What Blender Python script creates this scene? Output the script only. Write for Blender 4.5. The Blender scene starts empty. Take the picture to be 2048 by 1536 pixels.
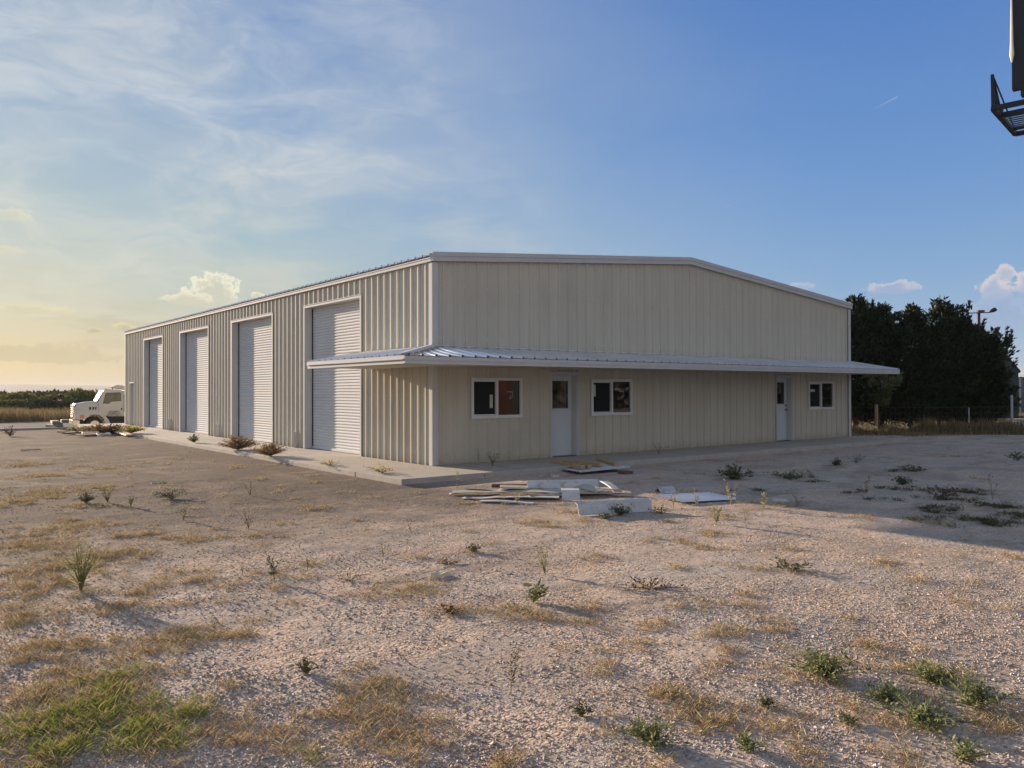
import bpy, bmesh, math, random
import numpy as np
from math import pi, sin, cos, radians, atan2, sqrt, exp
from mathutils import Vector, Matrix
random.seed(7)
RNG = np.random.default_rng(11)
SC = bpy.context.scene
COL = SC.collection
EXPO = 1.22
EE = 2 ** EXPO

# ------------------------------------------------------------------ camera
F_PX, PITCH, ROLL, YAW = 1600.66, 0.0078465, -0.0023185, 0.6629584
CAM = np.array([-9.2590, -14.6231, 1.62])
FW = np.array([sin(YAW) * cos(PITCH), cos(YAW) * cos(PITCH), sin(PITCH)])
RT0 = np.array([cos(YAW), -sin(YAW), 0.0])
UP0 = np.cross(RT0, FW)
RT = RT0 * cos(ROLL) + UP0 * sin(ROLL)
UP = -RT0 * sin(ROLL) + UP0 * cos(ROLL)
cd = bpy.data.cameras.new('camera')
cam = bpy.data.objects.new('camera', cd)
COL.objects.link(cam)
cd.sensor_width = 36
cd.lens = F_PX / 2048 * 36
cd.clip_start = 0.1
cd.clip_end = 20000
Mx = Matrix.Identity(4)
for i in range(3):
    Mx[i][0] = RT[i]; Mx[i][1] = UP[i]; Mx[i][2] = -FW[i]; Mx[i][3] = CAM[i]
cam.matrix_world = Mx
SC.camera = cam


def ray(x, y):
    return FW * F_PX + RT * (x - 1024) + UP * (768 - y)


def on(x, y, ax, v):
    d = ray(x, y)
    return CAM + (v - CAM[ax]) / d[ax] * d


def gp(x, y):
    """ground point under a spot of the site plan measured from the photograph"""
    p = on(x, y, 2, -0.12)
    return float(p[0]), float(p[1])


def dp(x, y, D):
    return CAM + ray(x, y) / F_PX * D


SUN_AZ, SUN_EL = radians(-9.3), radians(10.4)

# ------------------------------------------------------------------ tagging
def tag(o, label=None, cat=None, group=None, kind=None):
    if label: o['label'] = label
    if cat: o['category'] = cat
    if group: o['group'] = group
    if kind: o['kind'] = kind
    return o


def empty(name, loc=(0, 0, 0), rz=0, label=None, cat=None, group=None):
    o = bpy.data.objects.new(name, None)
    o.empty_display_size = 0.2
    o.location = loc
    o.rotation_euler = (0, 0, rz)
    COL.objects.link(o)
    return tag(o, label, cat, group)


# ------------------------------------------------------------------ mesh builder
class MB:
    def __init__(s):
        s.v = []; s.f = []

    def add(s, vs, fs):
        n = len(s.v)
        s.v += [tuple(map(float, p)) for p in vs]
        s.f += [tuple(i + n for i in f) for f in fs]
        return s

    def box(s, x0, x1, y0, y1, z0, z1):
        return s.hexa([(x0, y0, z0), (x1, y0, z0), (x1, y1, z0), (x0, y1, z0),
                       (x0, y0, z1), (x1, y0, z1), (x1, y1, z1), (x0, y1, z1)])

    def hexa(s, p):
        return s.add(p, [(0, 3, 2, 1), (4, 5, 6, 7), (0, 1, 5, 4), (1, 2, 6, 5), (2, 3, 7, 6), (3, 0, 4, 7)])

    def obox(s, c, u, v, w):
        """box centred at c with half-axis vectors u v w"""
        c, u, v, w = map(np.array, (c, u, v, w))
        return s.hexa([c - u - v - w, c + u - v - w, c + u + v - w, c - u + v - w,
                       c - u - v + w, c + u - v + w, c + u + v + w, c - u + v + w])

    def bar(s, a, b, w, h=None, up=(0, 0, 1)):
        a = np.array(a, float); b = np.array(b, float); h = h or w
        d = b - a; L = np.linalg.norm(d); d = d / L
        r = np.cross(d, up)
        if np.linalg.norm(r) < 1e-4: r = np.cross(d, (1, 0, 0))
        r /= np.linalg.norm(r); t = np.cross(r, d)
        return s.obox((a + b) / 2, d * L / 2, r * w / 2, t * h / 2)

    def tube(s, pts, rad, n=6, cap=True):
        pts = [np.array(p, float) for p in pts]
        if not hasattr(rad, '__len__'): rad = [rad] * len(pts)
        rings = []
        for i, p in enumerate(pts):
            d = pts[min(i + 1, len(pts) - 1)] - pts[max(i - 1, 0)]
            d = d / (np.linalg.norm(d) + 1e-9)
            a = np.cross(d, (0, 0, 1) if abs(d[2]) < .9 else (1, 0, 0)); a /= np.linalg.norm(a)
            b = np.cross(d, a)
            rings.append([p + (a * cos(2 * pi * k / n) + b * sin(2 * pi * k / n)) * rad[i] for k in range(n)])
        vs = [q for r in rings for q in r]
        fs = []
        for i in range(len(pts) - 1):
            for k in range(n):
                k2 = (k + 1) % n
                fs.append((i * n + k, i * n + k2, (i + 1) * n + k2, (i + 1) * n + k))
        if cap:
            fs.append(tuple(range(n - 1, -1, -1))); fs.append(tuple((len(pts) - 1) * n + k for k in range(n)))
        return s.add(vs, fs)

    def prism(s, poly, axis, a, b):
        """extrude 2-D polygon along axis between a and b; poly coords are the other two axes in order"""
        def P(q, t):
            if axis == 0: return (t, q[0], q[1])
            if axis == 1: return (q[0], t, q[1])
            return (q[0], q[1], t)
        n = len(poly)
        vs = [P(q, a) for q in poly] + [P(q, b) for q in poly]
        fs = [tuple(range(n)), tuple(range(2 * n - 1, n - 1, -1))]
        for i in range(n):
            j = (i + 1) % n
            fs.append((i, i + n, j + n, j))
        return s.add(vs, fs)

    def build(s, name, mat, parent=None, smooth=False, recalc=True, bevel=0, loc=None, rz=0):
        me = bpy.data.meshes.new(name)
        me.from_pydata(s.v, [], s.f)
        if recalc:
            bm = bmesh.new(); bm.from_mesh(me)
            bmesh.ops.recalc_face_normals(bm, faces=bm.faces)
            if bevel:
                bmesh.ops.bevel(bm, geom=list(bm.edges), offset=bevel, segments=1, affect='EDGES', clamp_overlap=True)
            bm.to_mesh(me); bm.free()
        if smooth:
            me.polygons.foreach_set('use_smooth', [True] * len(me.polygons))
        me.materials.append(mat)
        o = bpy.data.objects.new(name, me)
        COL.objects.link(o)
        if parent: o.parent = parent
        if loc is not None: o.location = loc
        if rz: o.rotation_euler = (0, 0, rz)
        return o


def fast(name, V, Fc, mat, parent=None, smooth=False):
    """numpy mesh: V (n,3), Fc (m,k)"""
    V = np.asarray(V, np.float32); Fc = np.asarray(Fc, np.int32)
    me = bpy.data.meshes.new(name)
    m, k = Fc.shape
    me.vertices.add(len(V)); me.vertices.foreach_set('co', V.ravel())
    me.loops.add(m * k); me.loops.foreach_set('vertex_index', Fc.ravel())
    me.polygons.add(m)
    me.polygons.foreach_set('loop_start', np.arange(0, m * k, k, dtype=np.int32))
    me.polygons.foreach_set('loop_total', np.full(m, k, np.int32))
    me.polygons.foreach_set('use_smooth', np.full(m, smooth, bool))
    me.update(calc_edges=True)
    me.validate()
    me.materials.append(mat)
    o = bpy.data.objects.new(name, me)
    COL.objects.link(o)
    if parent: o.parent = parent
    return o


# ------------------------------------------------------------------ materials
def newmat(name):
    m = bpy.data.materials.new(name); m.use_nodes = True
    nt = m.node_tree
    return m, nt, nt.nodes['Principled BSDF']


def NN(nt, typ, **kw):
    n = nt.nodes.new(typ)
    for k, v in kw.items():
        if k.startswith('i_'):
            n.inputs[k[2:].replace('_', ' ')].default_value = v
        else:
            setattr(n, k, v)
    return n


def mix(nt, fac, a, b, mode='MIX'):
    n = nt.nodes.new('ShaderNodeMix'); n.data_type = 'RGBA'; n.blend_type = mode
    for sock, val in ((n.inputs[0], fac), (n.inputs[6], a), (n.inputs[7], b)):
        if isinstance(val, (int, float)): sock.default_value = val
        elif isinstance(val, (tuple, list)): sock.default_value = (*val[:3], 1)
        else: nt.links.new(val, sock)
    return n.outputs[2]


def mth(nt, op, a, b=None, c=None, clamp=False):
    n = nt.nodes.new('ShaderNodeMath'); n.operation = op; n.use_clamp = clamp
    for i, v in enumerate((a, b, c)):
        if v is None: continue
        if isinstance(v, (int, float)): n.inputs[i].default_value = v
        else: nt.links.new(v, n.inputs[i])
    return n.outputs[0]


def ramp(nt, fac, stops, interp='LINEAR'):
    n = nt.nodes.new('ShaderNodeValToRGB')
    cr = n.color_ramp; cr.interpolation = interp
    while len(cr.elements) < len(stops): cr.elements.new(0.5)
    for e, (p, c) in zip(cr.elements, stops):
        e.position = p
        e.color = (*c, 1) if not isinstance(c, (int, float)) else (c, c, c, 1)
    nt.links.new(fac, n.inputs[0])
    return n.outputs[0]


def sstep(nt, v, a, b):
    if a > b: return mth(nt, 'SUBTRACT', 1, sstep(nt, v, b, a))
    n = nt.nodes.new('ShaderNodeMapRange'); n.interpolation_type = 'SMOOTHSTEP'
    if isinstance(v, (int, float)): n.inputs[0].default_value = v
    else: nt.links.new(v, n.inputs[0])
    n.inputs[1].default_value = a; n.inputs[2].default_value = b
    return n.outputs[0]


def noise(nt, vec, scale, detail=4, rough=.55, dist=0):
    n = nt.nodes.new('ShaderNodeTexNoise')
    n.inputs['Scale'].default_value = scale; n.inputs['Detail'].default_value = detail
    n.inputs['Roughness'].default_value = rough; n.inputs['Distortion'].default_value = dist
    if vec is not None: nt.links.new(vec, n.inputs['Vector'])
    return n.outputs[0]


def objco(nt, scale=None):
    t = nt.nodes.new('ShaderNodeTexCoord')
    if scale is None: return t.outputs['Object']
    m = nt.nodes.new('ShaderNodeMapping'); m.inputs['Scale'].default_value = scale
    nt.links.new(t.outputs['Object'], m.inputs[0])
    return m.outputs[0]


def geoco(nt, scale=None):
    t = nt.nodes.new('ShaderNodeNewGeometry')
    if scale is None: return t.outputs['Position']
    m = nt.nodes.new('ShaderNodeMapping'); m.inputs['Scale'].default_value = scale
    nt.links.new(t.outputs['Position'], m.inputs[0])
    return m.outputs[0]


def simple(name, col, rough=.6, metal=0, var=.12, vscale=3, bump=0, bscale=40, stretch=(1, 1, 1), spec=.5, dirt=None, dscale=1.5, dfac=.4):
    m, nt, b = newmat(name)
    co = geoco(nt, stretch)
    n = noise(nt, co, vscale, 5, .6)
    lo = [c * (1 - var) for c in col]; hi = [min(1, c * (1 + var)) for c in col]
    c = ramp(nt, n, [(.3, lo), (.7, hi)])
    if dirt:
        d = noise(nt, geoco(nt, (1, 1, 1)), dscale, 7, .65)
        c = mix(nt, mth(nt, 'MULTIPLY', sstep(nt, d, .5, .7), dfac), c, dirt)
    nt.links.new(c, b.inputs['Base Color'])
    r = mth(nt, 'MULTIPLY_ADD', n, .18, rough - .09)
    nt.links.new(r, b.inputs['Roughness'])
    b.inputs['Metallic'].default_value = metal
    b.inputs['Specular IOR Level'].default_value = spec
    if bump:
        bn = noise(nt, co, bscale, 3)
        bp = nt.nodes.new('ShaderNodeBump'); bp.inputs['Strength'].default_value = bump; bp.inputs['Distance'].default_value = .01
        nt.links.new(bn, bp.inputs['Height']); nt.links.new(bp.outputs[0], b.inputs['Normal'])
    return m


def island(name, stops, rough=.8, transl=0.0, spec=.2):
    m, nt, b = newmat(name)
    g = nt.nodes.new('ShaderNodeNewGeometry')
    c = ramp(nt, g.outputs['Random Per Island'], stops)
    nt.links.new(c, b.inputs['Base Color'])
    b.inputs['Roughness'].default_value = rough
    b.inputs['Specular IOR Level'].default_value = spec
    if transl:
        t = nt.nodes.new('ShaderNodeBsdfTranslucent'); nt.links.new(c, t.inputs[0])
        mx = nt.nodes.new('ShaderNodeMixShader'); mx.inputs[0].default_value = transl
        out = nt.nodes['Material Output']
        nt.links.new(b.outputs[0], mx.inputs[1]); nt.links.new(t.outputs[0], mx.inputs[2]); nt.links.new(mx.outputs[0], out.inputs[0])
    return m


M = {}
M['wall'] = simple('cream_painted_steel', (.545, .515, .44), .7, spec=.12, var=.05, vscale=.8, bump=.05, bscale=3, stretch=(3, 3, .4), dirt=(.36, .31, .24), dscale=.7, dfac=.18)
m = M['wall']; nt = m.node_tree; b = nt.nodes['Principled BSDF']
src = b.inputs['Base Color'].links[0].from_socket
sx = nt.nodes.new('ShaderNodeSeparateXYZ'); nt.links.new(geoco(nt), sx.inputs[0])
idx = mth(nt, 'FLOOR', mth(nt, 'DIVIDE', mth(nt, 'ADD', mth(nt, 'ADD', sx.outputs[0], sx.outputs[1]), .03), .915))
wnz = nt.nodes.new('ShaderNodeTexWhiteNoise'); wnz.noise_dimensions = '1D'; nt.links.new(idx, wnz.inputs['W'])
v_ = mth(nt, 'MULTIPLY_ADD', wnz.outputs['Value'], .04, .98)
cmbv = nt.nodes.new('ShaderNodeCombineColor'); [nt.links.new(v_, cmbv.inputs[i]) for i in range(3)]
c = mix(nt, 1.0, src, cmbv.outputs[0], 'MULTIPLY')
spl = mth(nt, 'MULTIPLY', sstep(nt, mth(nt, 'ADD', sx.outputs[2], mth(nt, 'MULTIPLY', noise(nt, geoco(nt), 3.5, 6, .7), .55)), .55, .22), .4)
c = mix(nt, spl, c, (.34, .27, .20))
nt.links.new(c, b.inputs['Base Color'])
M['trim'] = simple('white_trim_steel', (.54, .545, .55), .75, spec=.08, var=.05, vscale=2, bump=.06, bscale=4)
M['vinyl'] = simple('white_vinyl', (.68, .69, .70), .4, var=.03)
M['shutter'] = simple('white_roll_up_steel', (.66, .665, .66), .85, spec=.05, var=.05, vscale=.7, bump=.08, bscale=1.3, dirt=(.5, .46, .4), dscale=.9, dfac=.2)
M['galv'] = simple('galvalume_sheet', (.80, .83, .87), .34, metal=.7, var=.1, vscale=1.2, bump=.05, bscale=5)
M['doorpaint'] = simple('door_white_paint', (.56, .60, .64), .6, var=.03, spec=.15)
M['dark'] = simple('black_rubber_and_shade', (.02, .02, .02), .7)
M['inside'] = simple('dark_interior_lining', (.05, .045, .04), .8)
M['brass'] = simple('brushed_door_metal', (.22, .21, .2), .3, metal=.9)
M['sticker'] = simple('paper_sticker', (.5, .55, .5), .7)
M['wood'] = simple('raw_pine', (.46, .32, .16), .7, var=.2, vscale=6, stretch=(1, 1, 6), bump=.2, bscale=30)
M['woodpale'] = simple('pale_sawn_wood', (.62, .52, .36), .75, var=.18, vscale=6)
M['woodgrey'] = simple('weathered_wood', (.19, .17, .155), .85, var=.3, vscale=8, bump=.3)
M['iron'] = simple('black_steel', (.012, .013, .016), .6, metal=.0)
M['rust'] = simple('rusty_pipe', (.12, .07, .05), .8, var=.4, vscale=20)
M['rubble'] = simple('limestone_rubble', (.5, .47, .42), .9, var=.2, vscale=20)
M['teal'] = simple('dark_teal_siding', (.035, .06, .055), .6, var=.2)
M['shedwall'] = simple('grey_shed_siding', (.16, .19, .2), .55, var=.1)
M['bark'] = simple('cedar_bark', (.09, .065, .05), .9, var=.3, vscale=14, bump=.5)
M['glass'], nt, b = newmat('window_glass')
b.inputs['Base Color'].default_value = (.006, .008, .010, 1); b.inputs['Roughness'].default_value = .03
b.inputs['Specular IOR Level'].default_value = 1.0
tn = noise(nt, geoco(nt), 1.1, 2)
bp = nt.nodes.new('ShaderNodeBump'); bp.inputs['Strength'].default_value = .04; bp.inputs['Distance'].default_value = .05
nt.links.new(tn, bp.inputs['Height']); nt.links.new(bp.outputs[0], b.inputs['Normal'])
M['screen'] = simple('insect_screen', (.012, .015, .016), .75, spec=.2)

# concrete
m, nt, b = newmat('poured_concrete'); M['concrete'] = m
co = geoco(nt)
n1 = noise(nt, co, .9, 6, .6); n2 = noise(nt, co, 9, 5, .7); n3 = noise(nt, geoco(nt, (1, .12, 1)), 3, 4, .6)
c = ramp(nt, n1, [(.3, (.38, .35, .31)), (.5, (.44, .41, .365)), (.72, (.50, .465, .42))])
c = mix(nt, .35, c, ramp(nt, n2, [(.35, (.33, .305, .275)), (.65, (.52, .485, .44))]))
c = mix(nt, mth(nt, 'MULTIPLY', sstep(nt, n3, .55, .75), .35), c, (.27, .235, .19))
nt.links.new(c, b.inputs['Base Color']); b.inputs['Roughness'].default_value = .9; b.inputs['Specular IOR Level'].default_value = .1
bp = nt.nodes.new('ShaderNodeBump'); bp.inputs['Strength'].default_value = .25; bp.inputs['Distance'].default_value = .006
nt.links.new(noise(nt, co, 60, 4, .7), bp.inputs['Height']); nt.links.new(bp.outputs[0], b.inputs['Normal'])

# ------------------------------------------------------------------ world: sun, sky, clouds
def s2l(c):
    return tuple(((v / 255 + .055) / 1.055) ** 2.4 if v > 10 else v / 255 / 12.92 for v in c)


w = bpy.data.worlds.new('World'); SC.world = w; w.use_nodes = True
nt = w.node_tree; bg = nt.nodes['Background']
sky = nt.nodes.new('ShaderNodeTexSky'); sky.sky_type = 'NISHITA'; sky.sun_disc = False
sky.sun_elevation = SUN_EL; sky.sun_rotation = SUN_AZ
tc = nt.nodes.new('ShaderNodeTexCoord')
sx = nt.nodes.new('ShaderNodeSeparateXYZ'); nt.links.new(tc.outputs['Generated'], sx.inputs[0])
X, Y, Z = sx.outputs
AZ = mth(nt, 'MULTIPLY', mth(nt, 'ARCTAN2', X, Y), 180 / pi)          # degrees from +Y towards +X
EL = mth(nt, 'MULTIPLY', mth(nt, 'ARCSINE', Z), 180 / pi)
ELp = mth(nt, 'MAXIMUM', EL, 0.0)
e = mth(nt, 'POWER', mth(nt, 'DIVIDE', ELp, 90), .5)                 # sqrt spacing


def P(el): return sqrt(el / 90)


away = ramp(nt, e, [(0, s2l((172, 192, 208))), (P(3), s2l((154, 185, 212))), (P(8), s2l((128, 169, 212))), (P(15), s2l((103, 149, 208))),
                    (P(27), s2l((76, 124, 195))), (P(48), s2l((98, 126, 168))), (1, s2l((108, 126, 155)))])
near = ramp(nt, e, [(0, s2l((236, 204, 146))), (P(2.5), s2l((228, 206, 154))), (P(6), s2l((206, 206, 172))), (P(10), s2l((180, 199, 198))),
                    (P(17), s2l((152, 178, 203))), (P(27), s2l((126, 157, 200))), (P(50), s2l((112, 138, 175))), (1, s2l((108, 126, 155)))])
dAZ = mth(nt, 'ABSOLUTE', mth(nt, 'SUBTRACT', AZ, -9.3))
fs = mth(nt, 'SUBTRACT', 1, sstep(nt, dAZ, 8, 74))
rear = ramp(nt, e, [(0, s2l((218, 210, 206))), (P(8), s2l((198, 200, 206))), (P(20), s2l((178, 184, 202))), (P(45), s2l((140, 154, 180))), (1, s2l((118, 136, 166)))])  # unseen sky behind the camera, brightened and neutralised to fill the shade
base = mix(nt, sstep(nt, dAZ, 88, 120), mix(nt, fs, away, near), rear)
# physically bright Nishita, rolled off and blended in
tone = nt.nodes.new('ShaderNodeVectorMath'); tone.operation = 'MULTIPLY_ADD'
nt.links.new(sky.outputs[0], tone.inputs[0]); tone.inputs[1].default_value = (.1, .1, .1); tone.inputs[2].default_value = (1, 1, 1)
dv = nt.nodes.new('ShaderNodeVectorMath'); dv.operation = 'DIVIDE'
s01 = nt.nodes.new('ShaderNodeVectorMath'); s01.operation = 'MULTIPLY'
nt.links.new(sky.outputs[0], s01.inputs[0]); s01.inputs[1].default_value = (.1, .13, .17)
nt.links.new(s01.outputs[0], dv.inputs[0]); nt.links.new(tone.outputs[0], dv.inputs[1])
base = mix(nt, .10, base, dv.outputs[0])
glow = mth(nt, 'MULTIPLY', mth(nt, 'SUBTRACT', 1, sstep(nt, dAZ, 6, 26)), mth(nt, 'SUBTRACT', 1, sstep(nt, EL, 0, 14)))
base = mix(nt, mth(nt, 'MULTIPLY', glow, .7), base, s2l((252, 222, 160)))
# cirrus
cmb = nt.nodes.new('ShaderNodeCombineXYZ')
# streaks run from low at the sun side to the upper right
u_ = mth(nt, 'ADD', mth(nt, 'MULTIPLY', AZ, .075), mth(nt, 'MULTIPLY', EL, -.03))
v_ = mth(nt, 'SUBTRACT', mth(nt, 'MULTIPLY', EL, .21), mth(nt, 'MULTIPLY', AZ, -.004))
nt.links.new(u_, cmb.inputs[0]); nt.links.new(v_, cmb.inputs[1])
wn = nt.nodes.new('ShaderNodeTexNoise'); wn.inputs['Scale'].default_value = 1.1; wn.inputs['Detail'].default_value = 3
nt.links.new(cmb.outputs[0], wn.inputs['Vector'])
wv = nt.nodes.new('ShaderNodeVectorMath'); wv.operation = 'MULTIPLY_ADD'
nt.links.new(wn.outputs['Color'], wv.inputs[0]); wv.inputs[1].default_value = (.8, 1.15, 0); nt.links.new(cmb.outputs[0], wv.inputs[2])
ci = noise(nt, wv.outputs[0], 1.9, 10, .66, .35)
ci2 = noise(nt, wv.outputs[0], .55, 3, .5)
cim = mth(nt, 'MULTIPLY', sstep(nt, ci, .33, .74), sstep(nt, ci2, .25, .55))
azf = mth(nt, 'SUBTRACT', 1, sstep(nt, mth(nt, 'ADD', AZ, mth(nt, 'MULTIPLY', EL, .45)), 24, 52))
azf = mth(nt, 'ADD', azf, .02)
elf = mth(nt, 'MULTIPLY', sstep(nt, EL, 1, 7), mth(nt, 'SUBTRACT', 1, sstep(nt, EL, 22, 60)))
cim = mth(nt, 'MULTIPLY', mth(nt, 'MULTIPLY', cim, azf), mth(nt, 'MULTIPLY', elf, .8), clamp=True)
cicol = mix(nt, sstep(nt, EL, 4, 20), s2l((230, 224, 198)), s2l((212, 219, 226)))
base = mix(nt, cim, base, cicol)
# milky veil on the sun side
veil = mth(nt, 'MULTIPLY', mth(nt, 'MULTIPLY', fs, elf), .42)
base = mix(nt, mth(nt, 'MULTIPLY', veil, sstep(nt, ci2, .3, .6)), base, s2l((205, 210, 208)))
# low bands of thin stratus near the sun
cb = nt.nodes.new('ShaderNodeCombineXYZ')
nt.links.new(mth(nt, 'MULTIPLY', AZ, .12), cb.inputs[0]); nt.links.new(mth(nt, 'MULTIPLY', EL, .75), cb.inputs[1])
bn = noise(nt, cb.outputs[0], 1.0, 6, .55, .4)
bandm = mth(nt, 'MULTIPLY', sstep(nt, bn, .5, .66), mth(nt, 'MULTIPLY', sstep(nt, EL, .6, 2), mth(nt, 'SUBTRACT', 1, sstep(nt, EL, 4, 9))))
bandm = mth(nt, 'MULTIPLY', bandm, mth(nt, 'MULTIPLY', fs, .45))
base = mix(nt, bandm, base, s2l((196, 186, 158)))
# cumulus puffs: (az, el, half width, half height, opacity, rim colour, body colour)
cc = nt.nodes.new('ShaderNodeCombineXYZ'); nt.links.new(AZ, cc.inputs[0]); nt.links.new(EL, cc.inputs[1])
pn = noise(nt, cc.outputs[0], 1.5, 8, .66); pn2 = noise(nt, cc.outputs[0], .4, 2, .5)
pc = mth(nt, 'ADD', mth(nt, 'MULTIPLY', mth(nt, 'SUBTRACT', pn, .5), 3.4), mth(nt, 'MULTIPLY', mth(nt, 'SUBTRACT', pn2, .5), 1.6))
YD = YAW * 180 / pi


def azel(x, y):
    r = ray(x, y); return math.degrees(atan2(r[0], r[1])), math.degrees(math.asin(r[2] / np.linalg.norm(r)))


puffs = [((432, 590), 1.9, 1.7, .95, (244, 241, 216), (208, 208, 190)), ((375, 600), 1.6, .55, .8, (242, 236, 208), (212, 208, 184)),
         ((512, 592), .55, .35, .8, (244, 240, 205), (215, 214, 190)),
         ((15, 432), 1.5, .5, .35, (248, 236, 190), (226, 218, 180)), ((12, 500), 1.1, .4, .3, (248, 236, 190), (226, 218, 180)),
         ((188, 662), .5, .2, .7, (228, 214, 165), (190, 180, 145)), ((250, 655), .7, .35, .6, (238, 224, 175), (200, 190, 150)),
         ((90, 712), 4.5, .8, .5, (205, 193, 155), (196, 184, 148)), ((60, 620), 2.2, .4, .5, (240, 226, 180), (220, 208, 170)),
         ((1790, 578), 1.7, .5, .65, (214, 208, 208), (160, 176, 204)), ((1600, 574), .8, .35, .6, (205, 205, 212), (160, 180, 210)),
         ((1985, 578), 1.3, .9, .8, (224, 212, 208), (170, 184, 208)), ((2010, 548), .55, .75, .8, (224, 212, 208), (180, 190, 208)),
         ((2000, 640), 2.6, 1.8, .55, (170, 184, 212), (150, 170, 205)), ((2060, 570), .9, .9, .8, (226, 212, 206), (176, 186, 206))]
for (px, hw, hh, op, rim, body) in puffs:
    a0, e0 = azel(*px)
    du = mth(nt, 'DIVIDE', mth(nt, 'SUBTRACT', AZ, a0), hw)
    dvv = mth(nt, 'DIVIDE', mth(nt, 'SUBTRACT', EL, e0), hh)
    # flatter underside
    dvv = mth(nt, 'MULTIPLY', dvv, mth(nt, 'ADD', 1.0, mth(nt, 'MULTIPLY', mth(nt, 'LESS_THAN', dvv, 0), .5)))
    r2 = mth(nt, 'SQRT', mth(nt, 'ADD', mth(nt, 'MULTIPLY', du, du), mth(nt, 'MULTIPLY', dvv, dvv)))
    dns = mth(nt, 'ADD', mth(nt, 'SUBTRACT', 1.0, r2), mth(nt, 'MULTIPLY', pc, .62))
    mk = mth(nt, 'MULTIPLY', sstep(nt, dns, .0, .22), op)
    rimf = mth(nt, 'MULTIPLY', mth(nt, 'SUBTRACT', 1, sstep(nt, dns, .15, .75)), sstep(nt, dvv, -.6, .3))
    col = mix(nt, rimf, s2l(body), s2l(rim))
    base = mix(nt, mk, base, col)
# two short contrails
for (pa, pb, wd, op) in (((1733, 226), (1796, 193), .045, .42), ((1440, 418), (1462, 409), .04, .25)):
    a = azel(*pa); bb = azel(*pb)
    L = sqrt((bb[0] - a[0]) ** 2 + (bb[1] - a[1]) ** 2); ux, uy = (bb[0] - a[0]) / L, (bb[1] - a[1]) / L
    dx = mth(nt, 'SUBTRACT', AZ, a[0]); dy = mth(nt, 'SUBTRACT', EL, a[1])
    al = mth(nt, 'ADD', mth(nt, 'MULTIPLY', dx, ux), mth(nt, 'MULTIPLY', dy, uy))
    ac = mth(nt, 'ABSOLUTE', mth(nt, 'SUBTRACT', mth(nt, 'MULTIPLY', dx, uy), mth(nt, 'MULTIPLY', dy, ux)))
    mk = mth(nt, 'MULTIPLY', sstep(nt, al, 0, L), mth(nt, 'MULTIPLY', mth(nt, 'LESS_THAN', al, L), mth(nt, 'SUBTRACT', 1, sstep(nt, ac, 0, wd))))
    base = mix(nt, mth(nt, 'MULTIPLY', mk, op), base, s2l((225, 228, 235)))
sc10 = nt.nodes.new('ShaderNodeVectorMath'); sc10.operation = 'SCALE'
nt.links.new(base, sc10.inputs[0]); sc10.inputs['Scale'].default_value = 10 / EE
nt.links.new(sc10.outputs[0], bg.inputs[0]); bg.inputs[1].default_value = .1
w.cycles.sampling_method = 'MANUAL'; w.cycles.sample_map_resolution = 512

sl = bpy.data.lights.new('sun', 'SUN'); so = bpy.data.objects.new('sun', sl); COL.objects.link(so)
sl.energy = 5.0; sl.angle = radians(.6); sl.color = (1.0, .79, .58)
sd = Vector((sin(SUN_AZ) * cos(SUN_EL), cos(SUN_AZ) * cos(SUN_EL), sin(SUN_EL)))
so.rotation_euler = sd.to_track_quat('Z', 'Y').to_euler()
so.location = (-10, 30, 30)
vs = SC.view_settings; vs.view_transform = 'Standard'; vs.look = 'None'; vs.exposure = EXPO; vs.gamma = 1; vs.use_curve_mapping = False

# ------------------------------------------------------------------ terrain
def vnoise(x, y, s, seed=0):
    """cheap smooth value noise for numpy arrays"""
    x = np.asarray(x, float) * s + 1000.5 + seed * 17.3; y = np.asarray(y, float) * s + 2000.5 + seed * 9.1
    xi = np.floor(x).astype(np.int64); yi = np.floor(y).astype(np.int64)
    fx = x - xi; fy = y - yi; fx = fx * fx * (3 - 2 * fx); fy = fy * fy * (3 - 2 * fy)

    def h(a, b):
        n = (a * 374761393 + b * 668265263 + seed * 144665) & 0x7fffffff
        n = ((n ^ (n >> 13)) * 1274126177) & 0x7fffffff
        return ((n ^ (n >> 16)) & 0xffff) / 65535.0
    return (h(xi, yi) * (1 - fx) + h(xi + 1, yi) * fx) * (1 - fy) + (h(xi, yi + 1) * (1 - fx) + h(xi + 1, yi + 1) * fx) * fy


def fbm(x, y, s, o=4, seed=0):
    r = 0; a = .5
    for i in range(o):
        r = r + a * vnoise(x, y, s * 2 ** i, seed + i); a *= .5
    return r / (1 - .5 ** o)


def sst(t, a, b):
    t = np.clip((t - a) / (b - a), 0, 1); return t * t * (3 - 2 * t)


def hgt(x, y):
    x = np.asarray(x, float); y = np.asarray(y, float)
    h = -.125 + .06 * (fbm(x, y, .35, 3, 3) - .5) + .022 * (fbm(x, y, 1.7, 3, 8) - .5)
    # keep it level and just below the slab near the building
    ds = np.maximum(np.maximum(-1.9 - x, x - 17.2), np.maximum(-1.9 - y, y - 29.5))
    k = sst(ds, 0, 2.5)
    h = -.105 * (1 - k) + h * k - .02 * sst(ds, 0, .3) * (1 - sst(ds, .3, 1))
    h = h - .92 * sst(y, 28.5, 36)
    far = sst(np.hypot(x, y), 140, 1500)
    h = h + far * 1.2 * (fbm(x, y, .004, 2, 5) - .6)
    return h


def axis_grid(lo, hi, st, far):
    a = list(np.arange(lo, hi + 1e-6, st))
    d = st; v = hi
    r = []
    while v < far: d *= 1.16; v += d; r.append(v)
    d = st; v = lo; l = []
    while v > -far: d *= 1.16; v -= d; l.append(v)
    return np.array(l[::-1] + a + r)


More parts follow.
